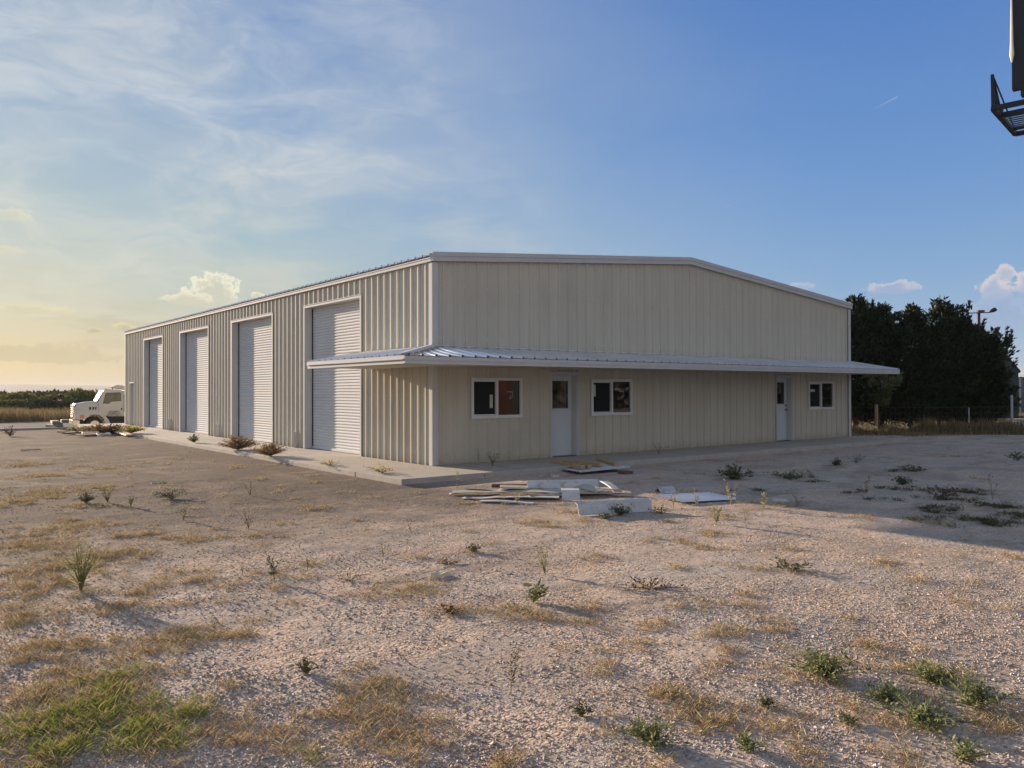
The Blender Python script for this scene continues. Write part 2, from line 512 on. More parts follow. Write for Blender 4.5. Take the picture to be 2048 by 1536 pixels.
# dry grass patches: (photo px, photo py, half width px, density)
PATCH = [(800, 1182, 80, 1), (1060, 1228, 75, 1), (925, 1224, 50, .9), (360, 1272, 90, 1), (745, 1375, 110, .9), (790, 1475, 120, 1), (560, 1500, 60, .4), (1000, 1522, 60, .8),
         (700, 1430, 90, .9), (1210, 1340, 50, .5), (1330, 1390, 80, .8), (1400, 1412, 60, .9), (1450, 1265, 38, 1), (1465, 1308, 30, .8), (1745, 1298, 50, .8), (1770, 1330, 30, .6), (1080, 1042, 40, .9),
         (1115, 1052, 30, .8), (1190, 1115, 35, .9), (1390, 1092, 30, .9), (1290, 1082, 25, .6), (1440, 1068, 40, .9), (1365, 1080, 28, .7), (1610, 1505, 60, .8), (1790, 1512, 60, .7), (1950, 1215, 35, .7),
         (2010, 1112, 40, .7), (1500, 1192, 28, .7), (1180, 1250, 25, .8), (1160, 1245, 20, .6), (90, 1290, 110, .8), (60, 1232, 90, .8), (150, 1345, 140, .8), (60, 1175, 110, .8), (130, 1130, 130, .8), (230, 1108, 70, .8), (60, 1090, 110, .9),
         (150, 1052, 90, .8), (40, 1002, 70, .8), (100, 985, 80, .8), (285, 1070, 45, .9), (395, 1080, 45, 1), (325, 1077, 30, .9), (230, 1212, 60, .8), (285, 1182, 60, .8), (455, 1272, 60, .8), (505, 1237, 30, .7),
         (40, 930, 50, .8), (95, 952, 60, .8), (205, 973, 50, .6), (160, 1012, 60, .6), (1510, 1265, 25, .6), (1640, 1370, 40, .5), (1560, 1290, 25, .4), (1690, 1240, 25, .5), (1840, 1300, 30, .4), (1980, 1440, 60, .7),
         (1520, 1140, 40, .6), (1600, 1150, 35, .7), (930, 1108, 28, .5), (985, 1088, 25, .5), (890, 1168, 22, .6), (1260, 1015, 18, .4), (640, 1012, 35, .4), (700, 1040, 25, .5), (560, 1045, 35, .4), (1480, 1005, 30, .5), (1560, 1012, 40, .4), (1700, 1030, 50, .4),
         (180, 1395, 130, .8), (60, 1415, 90, .8), (420, 1440, 60, .5), (330, 1340, 50, .6), (1850, 1040, 50, .6), (880, 1400, 40, .4), (1300, 1520, 60, .5), (1230, 1450, 50, .4), (300, 1510, 80, .7), (40, 1520, 80, .8), (450, 1375, 40, .4)]
GREEN = [(90, 1440, 110, .9), (190, 1420, 110, 1), (270, 1460, 110, .9), (330, 1430, 70, .7), (130, 1500, 120, .9), (220, 1390, 60, .7), (40, 1480, 70, .8), (250, 1350, 45, .5), (310, 1490, 70, .6), (160, 1365, 60, .5), (640, 1500, 25, .4), (380, 1410, 40, .4)]
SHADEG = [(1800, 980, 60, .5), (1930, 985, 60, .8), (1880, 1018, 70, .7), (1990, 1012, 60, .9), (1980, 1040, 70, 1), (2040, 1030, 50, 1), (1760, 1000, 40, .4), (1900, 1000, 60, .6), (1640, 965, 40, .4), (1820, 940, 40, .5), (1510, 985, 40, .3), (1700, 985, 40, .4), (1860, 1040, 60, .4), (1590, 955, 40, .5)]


def patch_world(L):
    out = []
    for (x, y, r, d) in L:
        gx, gy = gp(x, y)
        dep = float((np.array([gx, gy, -.12]) - CAM) @ FW)
        out.append((gx, gy, max(.10, r * dep / F_PX), d, dep))
    return out


PW, GW, SW = patch_world(PATCH), patch_world(GREEN), patch_world(SHADEG)
# smaller scattered tufts on the rougher left and foreground
for k in range(900):
    u = random.random(); dep = 4.0 + 20 * u ** 1.6
    lat = random.uniform(-.72, .72) * dep
    gx = CAM[0] + FW[0] * dep + RT[0] * lat; gy = CAM[1] + FW[1] * dep + RT[1] * lat
    if gx > -2.1 and gy > -2.1: continue
    wgt = fbm(np.array([gx]), np.array([gy]), .5, 2, 40)[0] + (.22 if lat < -.25 * dep else -.02)
    if wgt < .5: continue
    PW.append((gx, gy, random.uniform(.04, .04 + .2 * random.random() + .004 * dep), random.uniform(.3, .8), dep))

gx_ = axis_grid(-24, 24, .11, 9000); gy_ = axis_grid(-17, 16, .11, 9000)
GX, GY = np.meshgrid(gx_, gy_, indexing='xy')
GZ = hgt(GX, GY)
ny, nx = GX.shape
V = np.stack([GX.ravel(), GY.ravel(), GZ.ravel()], 1)
ii = (np.arange(ny - 1)[:, None] * nx + np.arange(nx - 1)[None, :]).ravel()
Fq = np.stack([ii, ii + 1, ii + nx + 1, ii + nx], 1)
dryA = np.zeros(V.shape[0]); grnA = np.zeros(V.shape[0])
jit = fbm(V[:, 0], V[:, 1], 2.2, 3, 21)
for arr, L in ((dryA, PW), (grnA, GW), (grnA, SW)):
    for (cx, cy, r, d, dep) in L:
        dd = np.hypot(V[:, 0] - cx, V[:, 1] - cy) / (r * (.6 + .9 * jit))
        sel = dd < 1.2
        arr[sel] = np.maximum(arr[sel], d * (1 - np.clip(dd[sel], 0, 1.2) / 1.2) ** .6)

m, nt, b = newmat('gravel_ground'); M['ground'] = m
co = geoco(nt)
sx = nt.nodes.new('ShaderNodeSeparateXYZ'); nt.links.new(co, sx.inputs[0])
dry = nt.nodes.new('ShaderNodeAttribute'); dry.attribute_name = 'dry'
grn = nt.nodes.new('ShaderNodeAttribute'); grn.attribute_name = 'green'
big = noise(nt, co, .22, 4, .6); mid = noise(nt, co, 1.3, 6, .65, .3); fine = noise(nt, co, 14, 5, .7)
stre = noise(nt, geoco(nt, (.35, 1.1, 1)), 1.6, 5, .65, .6)
# pink tan caliche, grey crushed stone, brown packed dirt
tan = ramp(nt, fine, [(.3, (.44, .335, .26)), (.55, (.57, .445, .35)), (.75, (.67, .54, .435))])
grey = ramp(nt, fine, [(.3, (.36, .305, .26)), (.55, (.47, .405, .35)), (.75, (.59, .52, .455))])
pack = ramp(nt, fine, [(.3, (.10, .085, .072)), (.6, (.145, .126, .107)), (.8, (.21, .185, .16))])
c = mix(nt, sstep(nt, mid, .38, .62), tan, grey)
# packed darker yard left of the slab
left = sstep(nt, mth(nt, 'ADD', sx.outputs[0], mth(nt, 'MULTIPLY', mth(nt, 'SUBTRACT', big, .5), 5)), .8, -2.2)
yy = sstep(nt, mth(nt, 'ADD', sx.outputs[1], mth(nt, 'MULTIPLY', mth(nt, 'SUBTRACT', mid, .5), 6)), -8.0, -2.0)
pk = mth(nt, 'MULTIPLY', left, yy)
c = mix(nt, mth(nt, 'MULTIPLY', pk, .9), c, pack)
c = mix(nt, mth(nt, 'MULTIPLY', sstep(nt, stre, .53, .68), .5), c, (.20, .15, .115))
c = mix(nt, mth(nt, 'MULTIPLY', sstep(nt, noise(nt, co, .55, 5, .6, .5), .50, .68), .35), c, (.26, .205, .165))
c = mix(nt, mth(nt, 'MULTIPLY', sstep(nt, stre, .44, .30), .35), c, (.55, .43, .31))
vo = nt.nodes.new('ShaderNodeTexVoronoi'); vo.feature = 'F1'; vo.inputs['Scale'].default_value = 62; nt.links.new(co, vo.inputs['Vector'])
vo2 = nt.nodes.new('ShaderNodeTexVoronoi'); vo2.feature = 'F1'; vo2.inputs['Scale'].default_value = 27; nt.links.new(co, vo2.inputs['Vector'])
bwv = nt.nodes.new('ShaderNodeSeparateColor'); nt.links.new(vo.outputs['Color'], bwv.inputs[0])
gvf = sstep(nt, noise(nt, co, .9, 4, .6), .36, .58)
c = mix(nt, mth(nt, 'MULTIPLY_ADD', gvf, .5, .2), c, mix(nt, bwv.outputs[0], (.55, .53, .51), (1.4, 1.36, 1.32)), 'MULTIPLY')
# old wheel tracks: arcs pressed into the yard
trk_m = None
for (cx_, cy_, R_, w_) in ((-9.5, -24.0, 14.6, .16), (-9.5, -24.0, 16.3, .16), (12.0, -16.5, 10.2, .15), (12.0, -16.5, 11.9, .15), (-14.0, 2.0, 9.6, .17), (-14.0, 2.0, 11.3, .17), (30, 30, 46, .15), (30, 30, 47.7, .15)):
    dd_ = mth(nt, 'SQRT', mth(nt, 'ADD', mth(nt, 'POWER', mth(nt, 'ABSOLUTE', mth(nt, 'SUBTRACT', sx.outputs[0], cx_)), 2), mth(nt, 'POWER', mth(nt, 'ABSOLUTE', mth(nt, 'SUBTRACT', sx.outputs[1], cy_)), 2)))
    dd_ = mth(nt, 'ADD', dd_, mth(nt, 'MULTIPLY', mth(nt, 'SUBTRACT', big, .5), 1.2))
    t_ = mth(nt, 'SUBTRACT', 1, sstep(nt, mth(nt, 'ABSOLUTE', mth(nt, 'SUBTRACT', dd_, R_)), w_ * .7, w_ * 1.3))
    trk_m = t_ if trk_m is None else mth(nt, 'MAXIMUM', trk_m, t_)
trk_m = mth(nt, 'MULTIPLY', trk_m, sstep(nt, noise(nt, co, .45, 3, .6), .42, .60))
c = mix(nt, mth(nt, 'MULTIPLY', trk_m, .45), c, (.30, .235, .185))
drymix = mth(nt, 'MULTIPLY', dry.outputs['Fac'], sstep(nt, fine, .3, .55))
c = mix(nt, mth(nt, 'MULTIPLY', drymix, .38), c, (.36, .27, .16))
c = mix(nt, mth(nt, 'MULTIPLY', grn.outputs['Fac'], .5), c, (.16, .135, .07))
# far field: dry pasture and the paved strip beyond the yard
fy = sx.outputs[1]
fld = ramp(nt, noise(nt, co, .06, 6, .6), [(.3, (.16, .12, .065)), (.5, (.25, .185, .10)), (.7, (.32, .25, .15))])
c = mix(nt, sstep(nt, fy, 66, 70), c, fld)
mnr = sstep(nt, sx.outputs[0], 19.2, 20.6)
edge = mth(nt, 'ADD', mth(nt, 'MULTIPLY', sx.outputs[0], .616), mth(nt, 'MULTIPLY', fy, .788))   # roughly depth on the right side
hed = mth(nt, 'MULTIPLY', sstep(nt, mth(nt, 'ADD', mth(nt, 'MULTIPLY', sx.outputs[0], .94), mth(nt, 'MULTIPLY', fy, 1.0)), 20.2, 21.2), sstep(nt, sx.outputs[0], 17.2, 17.6))
c = mix(nt, mth(nt, 'MULTIPLY', hed, .85), c, ramp(nt, mid, [(.35, (.10, .08, .045)), (.65, (.19, .15, .085))]))
nt.links.new(c, b.inputs['Base Color']); b.inputs['Roughness'].default_value = 1; b.inputs['Specular IOR Level'].default_value = .03
hh = mth(nt, 'ADD', mth(nt, 'MULTIPLY', vo.outputs['Distance'], -.55), mth(nt, 'MULTIPLY', vo2.outputs['Distance'], -.8))
hh = mth(nt, 'MULTIPLY', hh, mth(nt, 'MULTIPLY_ADD', gvf, .8, .3))
hh = mth(nt, 'ADD', hh, mth(nt, 'MULTIPLY', noise(nt, co, 5, 5, .65), 2.0))
hh = mth(nt, 'SUBTRACT', hh, mth(nt, 'MULTIPLY', trk_m, .9))
bp = nt.nodes.new('ShaderNodeBump'); bp.inputs['Strength'].default_value = .6; bp.inputs['Distance'].default_value = .011
nt.links.new(hh, bp.inputs['Height']); nt.links.new(bp.outputs[0], b.inputs['Normal'])
g = fast('ground', V, Fq, M['ground'], smooth=True)
for nm, a in (('dry', dryA), ('green', grnA)):
    at = g.data.attributes.new(nm, 'FLOAT', 'POINT'); at.data.foreach_set('value', a.astype(np.float32))
tag(g, 'pinkish tan gravel and packed dirt yard with dry grass patches', 'ground', kind='structure')

# paved strip beyond the yard, sheet just above the ground
m = simple('old_asphalt', (.125, .12, .12), .95, spec=.02, var=.15, vscale=1.2, bump=.3, bscale=50); M['asphalt'] = m
xs = np.arange(-90, 60, 1.5); ys = np.arange(45, 66.5, 1.5)
QX, QY = np.meshgrid(xs, ys); QZ = hgt(QX, QY) + .03
ii = (np.arange(len(ys) - 1)[:, None] * len(xs) + np.arange(len(xs) - 1)[None, :]).ravel()
tag(fast('road', np.stack([QX.ravel(), QY.ravel(), QZ.ravel()], 1), np.stack([ii, ii + 1, ii + len(xs) + 1, ii + len(xs)], 1), m, smooth=True),
    'grey paved strip crossing behind the white truck', 'road', kind='structure')
mb = MB(); mb.box(-45, -2.6, 27.3, 27.55, -.4, -.03)
tag(mb.build('kerb', M['concrete'], bevel=.01), 'low concrete kerb at the far left edge of the yard', 'kerb', kind='structure')

# ------------------------------------------------------------------ slab
mb = MB(); sgap = .006
xs = [-1.86] + [0.02] + [3.2, 6.4, 9.6, 12.8, 16.0, 17.3]
for a, bq in zip(xs[:-1], xs[1:]):
    mb.box(a + sgap, bq - sgap, -1.86, -.03, -.3, 0)
ysl = [-.03, 3.1, 6.2, 9.3, 12.4, 15.5, 18.6, 21.7, 24.8, 29.6]
for a, bq in zip(ysl[:-1], ysl[1:]):
    mb.box(-1.86, -.035, a + sgap, bq - sgap, -.3, -.001)
mb.box(-.035, .3, -.03, 29.6, -.3, -.006)
tag(mb.build('pavement', M['concrete'], bevel=.006), 'broom finished concrete apron around the metal building', 'pavement', kind='structure')

# ------------------------------------------------------------------ the building
W, L, EV, RG = 16.926, 28.07, 4.50, 5.235
PIT = .305
bld = empty('metal_building', (0, 0, 0), 0, 'large cream ribbed steel shop building with four roll-up doors and a front canopy', 'building')


def rib_u(a, bq):
    """profile of ribbed sheet between a and b: list of (u, out)"""
    prof = [(0, 0), (.062, 0), (.068, .005), (.084, .005), (.090, 0), (.148, 0), (.154, .005), (.170, .005), (.176, 0), (.228, 0), (.242, .034), (.276, .034), (.290, 0)]
    out = []
    k = math.floor(a / PIT) - 1
    while k * PIT < bq + PIT:
        for u, d in prof: out.append((k * PIT + u, d))
        k += 1
    us = np.array([o[0] for o in out]); dsn = np.array([o[1] for o in out])
    sel = (us > a + 1e-4) & (us < bq - 1e-4)
    return [(a, float(np.interp(a, us, dsn)))] + list(zip(us[sel], dsn[sel])) + [(bq, float(np.interp(bq, us, dsn)))]


def ribwall(mb, place, a, bq, zlo, zhi, split=()):
    """place(u,out,z)->xyz; zhi may be a function of u"""
    f = zhi if callable(zhi) else (lambda u: zhi)
    pr = rib_u(a, bq)
    for s_ in split:
        if a < s_ < bq: pr.append((s_, 0)); pr.sort()
    vs = []
    for (u, d) in pr:
        vs += [place(u, d, zlo), place(u, d, f(u))]
    mb.add(vs, [(2 * i, 2 * i + 2, 2 * i + 3, 2 * i + 1) for i in range(len(pr) - 1)])


sideP = lambda u, d, z: (-d, u, z)
DOORS = [(3.30, 6.62), (9.05, 12.62), (15.2, 18.72), (21.33, 24.42)]
DH = 3.93
SD = (26.25, 27.1, 2.0)
mb = MB(); cur = 0.0
for (a, bq) in DOORS:
    ribwall(mb, sideP, cur, a, 0.0, EV)
    ribwall(mb, sideP, a, bq, DH, EV)
    cur = bq
ribwall(mb, sideP, cur, SD[0], 0, EV); ribwall(mb, sideP, SD[0], SD[1], SD[2], EV); ribwall(mb, sideP, SD[1], L, 0, EV)
mb.build('side_wall', M['wall'], bld, recalc=False)

roofz = lambda x: EV + (RG - EV) * (1 - abs(x - W / 2) / (W / 2))
frontP = lambda u, d, z: (u, -d, z)
WIN = [(1.01, 2.41, 1.01, 1.88), (4.68, 6.10, 1.0, 1.87), (14.40, 15.87, .99, 1.86)]
FD = [(3.34, 4.19), (12.60, 13.44)]
mb = MB()
opn = sorted([(a, bq, c0, c1) for a, bq, c0, c1 in WIN] + [(a, bq, 0, 2.03) for a, bq in FD])
cur = 0.0
for (a, bq, z0, z1) in opn:
    ribwall(mb, frontP, cur, a, 0, roofz, (W / 2,))
    if z0 > 0: ribwall(mb, frontP, a, bq, 0, z0)
    ribwall(mb, frontP, a, bq, z1, roofz, (W / 2,))
    cur = bq
ribwall(mb, frontP, cur, W, 0, roofz, (W / 2,))
mb.build('gable_wall', M['wall'], bld, recalc=False)
# back and right walls
mb = MB()
ribwall(mb, lambda u, d, z: (W + d, u, z), 0, L, 0, EV)
ribwall(mb, lambda u, d, z: (u, L + d, z), 0, W, 0, roofz, (W / 2,))
mb.build('rear_wall', M['wall'], bld, recalc=False)
# dark lining behind openings
mb = MB(); mb.box(.45, W - .3, .5, L - .3, .02, 3.9)
mb.build('interior_lining', M['inside'], bld)

# main roof, ribs run up the slope
mb = MB()
pr = rib_u(-.06, L + .06)
sl_ = (RG - EV) / (W / 2)
RO = .05
for side in (0, 1):
    xe = -.10 if side == 0 else W + .10
    ze = EV - .10 * sl_ + RO - .035; zr = RG + RO
    vs = []
    for (u, d) in pr: vs += [(xe, u, ze + d * 1.7), (W / 2, u, zr + d)]
    mb.add(vs, [(2 * i, 2 * i + 2, 2 * i + 3, 2 * i + 1) for i in range(len(pr) - 1)])
mb.build('roof', M['galv'], bld, recalc=False)
mb = MB(); mb.add([(W / 2 - .25, -.07, RG + RO + .02), (W / 2, -.07, RG + RO + .045), (W / 2 + .25, -.07, RG + RO + .02), (W / 2 - .25, L + .07, RG + RO + .02), (W / 2, L + .07, RG + RO + .045), (W / 2 + .25, L + .07, RG + RO + .02)], [(0, 1, 4, 3), (1, 2, 5, 4)])
mb.build('ridge_cap', M['galv'], bld, recalc=False)
# rake trim along the gable: boxed strip with a lower fold
for (xa, xb, za, zb) in ((-.07, W / 2, EV, RG), (W / 2, W + .07, RG, EV)):
    mb = MB()
    for (y0, y1, d0, d1) in ((-.10, -.045, -.105, .08), (-.118, -.10, .0, .09), (-.045, .02, -.05, .085)):
        mb.hexa([(xa, y0, za + d0), (xb, y0, zb + d0), (xb, y1, zb + d0), (xa, y1, za + d0), (xa, y0, za + d1), (xb, y0, zb + d1), (xb, y1, zb + d1), (xa, y1, za + d1)])
    mb.build('rake_trim', M['trim'], bld)
mb = MB(); mb.box(-.075, -.04, -.04, L + .04, EV - .105, EV - .014); mb.box(-.088, -.075, -.04, L + .04, EV - .04, EV - .016)
mb.build('eave_trim', M['trim'], bld)
mb = MB(); mb.box(-.045, .0, -.03, L + .03, EV - .01, EV + RO - .012)  # dark strip standing in for the shade inside the open rib ends
mb.build('rib_shade_strip', M['dark'], bld)
for (x0, sg) in ((-.045, 1), (W + .045, -1)):
    mb = MB(); mb.box(min(x0, x0 + sg * .15), max(x0, x0 + sg * .15), -.052, -.036, 0.002, EV - .12)
    mb.box(min(x0, x0 + sg * .016), max(x0, x0 + sg * .016), -.036, .10, 0.002, EV - .12)
    mb.build('corner_trim', M['trim'], bld, bevel=.004)
mb = MB(); mb.box(-.05, -.034, L - .1, L + .03, 0.002, EV - .1); mb.box(-.05, .1, L + .03, L + .046, 0.002, EV - .1)
mb.build('corner_trim', M['trim'], bld)

# roll-up doors
def rolldoor(a, bq, zt):
    rec = .20
    root = empty('roll_up_door', (0, 0, 0)); root.parent = bld
    mb = MB()
    z = .015; n = int((zt - .02) / .078); sp = (zt - .02) / n
    prof = []
    for i in range(n):
        for t, d in ((0, -.010), (.07, -.006), (.16, .006), (.4, .013), (.7, .010), (.93, -.004)): prof.append((z + (i + t) * sp, d))
    prof.append((zt, 0))
    vs = []
    for zz, d in prof: vs += [(rec - d, a + .02, zz), (rec - d, bq - .02, zz)]
    mb.add(vs, [(2 * i, 2 * i + 2, 2 * i + 3, 2 * i + 1) for i in range(len(prof) - 1)])
    mb.build('curtain', M['shutter'], root, smooth=True, recalc=False)
    mb = MB(); mb.box(rec - .035, rec + .03, a + .03, bq - .03, .004, .07); mb.build('bottom_bar', M['shutter'], root, bevel=.005)
    mb = MB(); mb.box(rec - .03, rec + .02, a + .012, a + .05, .005, zt - .01); mb.build('guide', M['dark'], root)
    mb = MB(); mb.box(rec - .03, rec + .02, bq - .05, bq - .012, .005, zt - .01); mb.build('guide', M['dark'], root)
    mb = MB()
    for y0, y1 in ((a - .0, a + .012), (bq - .012, bq + .0)): mb.box(-.034, rec + .03, y0, y1, .003, zt)
    mb.box(-.034, rec + .03, a, bq, zt, zt + .012)
    mb.box(-.046, -.034, a - .075, a + .0, .003, zt + .08); mb.box(-.046, -.034, bq, bq + .075, .003, zt + .08)
    mb.box(-.046, -.034, a, bq, zt + .0, zt + .08)
    mb.box(-.058, -.046, a - .075, bq + .075, zt + .065, zt + .08)
    mb.build('frame', M['trim'], root)


for (a, bq) in DOORS: rolldoor(a, bq, DH)

# hinged doors on the gable
def mandoor(a, bq, handle_left, zt=2.03):
    rec = .15
    r_ = empty('hinged_door', (0, 0, 0)); r_.parent = bld
    mb = MB(); x0, x1 = a + .035, bq - .035
    g0, g1, gz0, gz1 = x0 + .12, x1 - .12, 1.17, 1.85
    mb.box(x0, g0, rec, rec + .045, .02, zt - .04); mb.box(g1, x1, rec, rec + .045, .02, zt - .04)
    mb.box(g0, g1, rec, rec + .045, .02, gz0); mb.box(g0, g1, rec, rec + .045, gz1, zt - .04)
    mb.build('leaf', M['doorpaint'], r_)
    mb = MB(); t = .022
    mb.box(g0 - t, g1 + t, rec - .012, rec, gz0 - t, gz0); mb.box(g0 - t, g1 + t, rec - .012, rec, gz1, gz1 + t)
    mb.box(g0 - t, g0, rec - .012, rec, gz0, gz1); mb.box(g1, g1 + t, rec - .012, rec, gz0, gz1)
    mb.build('glazing_bead', M['doorpaint'], r_)
    mb = MB(); mb.box(g0, g1, rec + .012, rec + .03, gz0, gz1); mb.build('pane', M['glass'], r_)
    mb = MB()
    mb.box(a, a + .03, -.03, rec + .06, .002, zt); mb.box(bq - .03, bq, -.03, rec + .06, .002, zt); mb.box(a + .03, bq - .03, -.03, rec + .06, zt - .035, zt)
    mb.box(a - .03, a, -.05, -.03, .002, zt + .035); mb.box(bq, bq + .03, -.05, -.03, .002, zt + .035); mb.box(a, bq, -.05, -.03, zt, zt + .035)
    mb.build('frame', M['trim'], r_, bevel=.003)
    mb = MB(); mb.box(a + .03, bq - .03, .0, rec + .05, .002, .018); mb.build('threshold', M['brass'], r_)
    hx = x0 + .06 if handle_left else x1 - .06
    for z, rr, nm in ((.98, .03, 'knob'), (1.12, .024, 'deadbolt')):
        mb = MB(); mb.tube([(hx, rec, z), (hx, rec - .014, z), (hx, rec - .015, z), (hx, rec - .03, z), (hx, rec - .06, z)], [rr + .006, rr + .006, .012, rr, rr * .8], 10)
        mb.build(nm, M['brass'], r_, smooth=True)


mandoor(FD[0][0], FD[0][1], True); mandoor(FD[1][0], FD[1][1], False)
# far hinged door on the long side
r_ = empty('hinged_door', (0, 0, 0)); r_.parent = bld
mb = MB(); mb.box(.05, .1, SD[0] + .03, SD[1] - .03, .01, SD[2] - .03); mb.build('leaf', M['wall'], r_)
mb = MB(); mb.box(-.045, .11, SD[0], SD[0] + .03, .003, SD[2]); mb.box(-.045, .11, SD[1] - .03, SD[1], .003, SD[2]); mb.box(-.06, .11, SD[0] - .03, SD[1] + .03, SD[2], SD[2] + .05)
mb.build('frame', M['trim'], r_)
mb = MB(); mb.tube([(.05, SD[0] + .1, 1.0), (0, SD[0] + .1, 1.0)], .03, 8); mb.build('handle', M['brass'], r_)

# sliding windows
def window(a, bq, z0, z1, idx):
    r_ = empty('sliding_window', (0, 0, 0)); r_.parent = bld
    mb = MB(); t = .035; o = -.055
    mb.box(a, a + t, o, .06, z0, z1); mb.box(bq - t, bq, o, .06, z0, z1); mb.box(a + t, bq - t, o, .06, z0, z0 + t + .01); mb.box(a + t, bq - t, o, .06, z1 - t, z1)
    # outer nail-fin trim
    q = .03
    mb.box(a - q, a, -.045, -.034, z0 - q, z1 + q); mb.box(bq, bq + q, -.045, -.034, z0 - q, z1 + q); mb.box(a, bq, -.045, -.034, z0 - q, z0); mb.box(a, bq, -.045, -.034, z1, z1 + q)
    mb.build('frame', M['vinyl'], r_, bevel=.003)
    mid_ = (a + bq) / 2 - .01
    mb = MB(); mb.box(mid_ - .028, mid_ + .028, o + .006, .045, z0 + t + .01, z1 - t)
    mb.box(a + t, mid_ - .028, .012, .035, z0 + t + .01, z0 + t + .035); mb.box(a + t, mid_ - .028, .012, .035, z1 - t - .03, z1 - t); mb.build('sash', M['vinyl'], r_)
    mb = MB(); mb.box(a + t, mid_ - .028, .016, .024, z0 + t + .035, z1 - t - .03); mb.build('insect_screen', M['screen'], r_)
    mb = MB(); mb.box(mid_ + .028, bq - t, .0, .012, z0 + t + .01, z1 - t); mb.build('pane', M['glass'], r_)
    mb = MB()
    if idx == 0: mb.box(mid_ - .17, mid_ - .09, .013, .016, 1.22, 1.52)
    if idx == 1: mb.box(a + .09, a + .17, .013, .016, 1.46, 1.76)
    if idx == 2: mb.box(a + .16, a + .42, .013, .016, 1.55, 1.63)
    mb.build('sticker', M['sticker'], r_)
    if idx < 2:
        mb = MB(); sx0 = mid_ + .30; zz = 1.58
        for (x0, x1, q0, q1) in ((sx0, sx0 + .17, zz, zz + .008), (sx0 + .05, sx0 + .17, zz - .14, zz - .132), (sx0 + .16, sx0 + .168, zz - .14, zz), (sx0 + .105, sx0 + .113, zz - .18, zz - .07)):
            mb.box(x0, x1, -.003, -.0005, q0, q1)
        mb.build('glass_label', M['sticker'], r_)


for i, q in enumerate(WIN): window(*q, i)

# canopy
OV, CZ0, CZ1 = 1.62, 2.555, 2.28
cn = empty('canopy', (0, 0, 0)); cn.parent = bld
XR = W + .16
YL = 2.72
mb = MB()
for (u, d) in [(0, 0)]: pass
pr = rib_u(-OV, XR)
vs = []
czs = lambda t: CZ0 + (CZ1 - CZ0) * t      # t = distance/OV
for (u, d) in pr:
    t0 = max(0.0, -u / OV) if u < 0 else 0
    vs += [(u, -t0 * OV - .035 * (u >= 0), czs(t0) + d), (u, -OV - .03, czs(1) + d)]
mb.add(vs, [(2 * i, 2 * i + 2, 2 * i + 3, 2 * i + 1) for i in range(len(pr) - 1)])
mb.build('front_roof_sheet', M['galv'], cn, recalc=False)
mb = MB(); pr = rib_u(-OV, YL); vs = []
for (u, d) in pr:
    t0 = max(0.0, -u / OV) if u < 0 else 0
    vs += [(-t0 * OV - .035 * (u >= 0), u, czs(t0) + d * .9), (-OV - .03, u, czs(1) + d * .9)]
mb.add(vs, [(2 * i, 2 * i + 2, 2 * i + 3, 2 * i + 1) for i in range(len(pr) - 1)])
mb.build('side_roof_sheet', M['galv'], cn, recalc=False)
# hip flashing
mb = MB(); hw = .14
a0 = np.array([-.02, -.02, CZ0 + .055]); a1 = np.array([-OV - .05, -OV - .05, CZ1 + .055])
pp = np.array([1, -1, 0]) / sqrt(2) * hw
mb.add([a0 - pp + (0, 0, -.018), a0, a0 + pp + (0, 0, -.018), a1 - pp + (0, 0, -.018), a1, a1 + pp + (0, 0, -.018)], [(0, 1, 4, 3), (1, 2, 5, 4)])
mb.build('hip_flashing', M['trim'], cn, recalc=False)
# fascia: upper lip and lower step
mb = MB(); Z0, Z1 = 2.125, 2.27
mb.box(-OV - .05, XR, -OV - .05, -OV - .03, Z0 + .07, Z1); mb.box(-OV - .035, XR, -OV - .035, -OV - .01, Z0, Z0 + .075); mb.box(-OV - .05, XR, -OV - .01, -OV + .08, Z0, Z0 + .012)
mb.build('front_fascia', M['trim'], cn)
mb = MB()
mb.box(-OV - .052, -OV - .032, -OV - .03, YL + .02, Z0 + .08, Z1 + .01); mb.box(-OV - .036, -OV - .012, -OV - .03, YL + .02, Z0, Z0 + .075)
mb.box(-OV - .066, -OV - .052, -OV - .0, YL + .02, Z0 + .075, Z0 + .095)
mb.build('side_fascia', M['trim'], cn)
mb = MB()
mb.hexa([(XR, -OV - .05, Z0), (XR + .02, -OV - .05, Z0), (XR + .02, 0, Z0 + .2), (XR, 0, Z0 + .2), (XR, -OV - .05, Z1 + .03), (XR + .02, -OV - .05, Z1 + .03), (XR + .02, 0, CZ0 + .05), (XR, 0, CZ0 + .05)])
mb.build('end_fascia', M['trim'], cn); mb = MB()
mb.hexa([(-OV - .03, YL + .0, Z0 + .04), (-.04, YL + .0, Z0 + .25), (-.04, YL + .02, Z0 + .25), (-OV - .03, YL + .02, Z0 + .04), (-OV - .03, YL + .0, Z1 + .04), (-.04, YL + .0, CZ0 + .045), (-.04, YL + .02, CZ0 + .045), (-OV - .03, YL + .02, Z1 + .04)])
mb.build('end_fascia', M['trim'], cn)
# soffit
mb = MB(); zs = Z0 + .014
mb.box(-OV - .01, XR - .005, -OV - .008, -.036, zs, zs + .006); mb.box(-OV - .01, -.036, -.036, YL - .005, zs, zs + .006)
mb.build('soffit', M['wall'], cn)
# wall flashing above the canopy
mb = MB(); mb.box(.1, W, -.075, -.033, CZ0 + .03, CZ0 + .04); mb.build('wall_flashing', M['galv'], cn)
# conduit stubs
for y in (7.22, 14.12, 20.1):
    mb = MB(); mb.tube([(-.075, y, .0), (-.075, y, .42)], .04, 8); mb.tube([(-.075, y, .42), (-.075, y, .46)], .05, 8)
    mb.build('conduit_stub', M['trim'], bld)
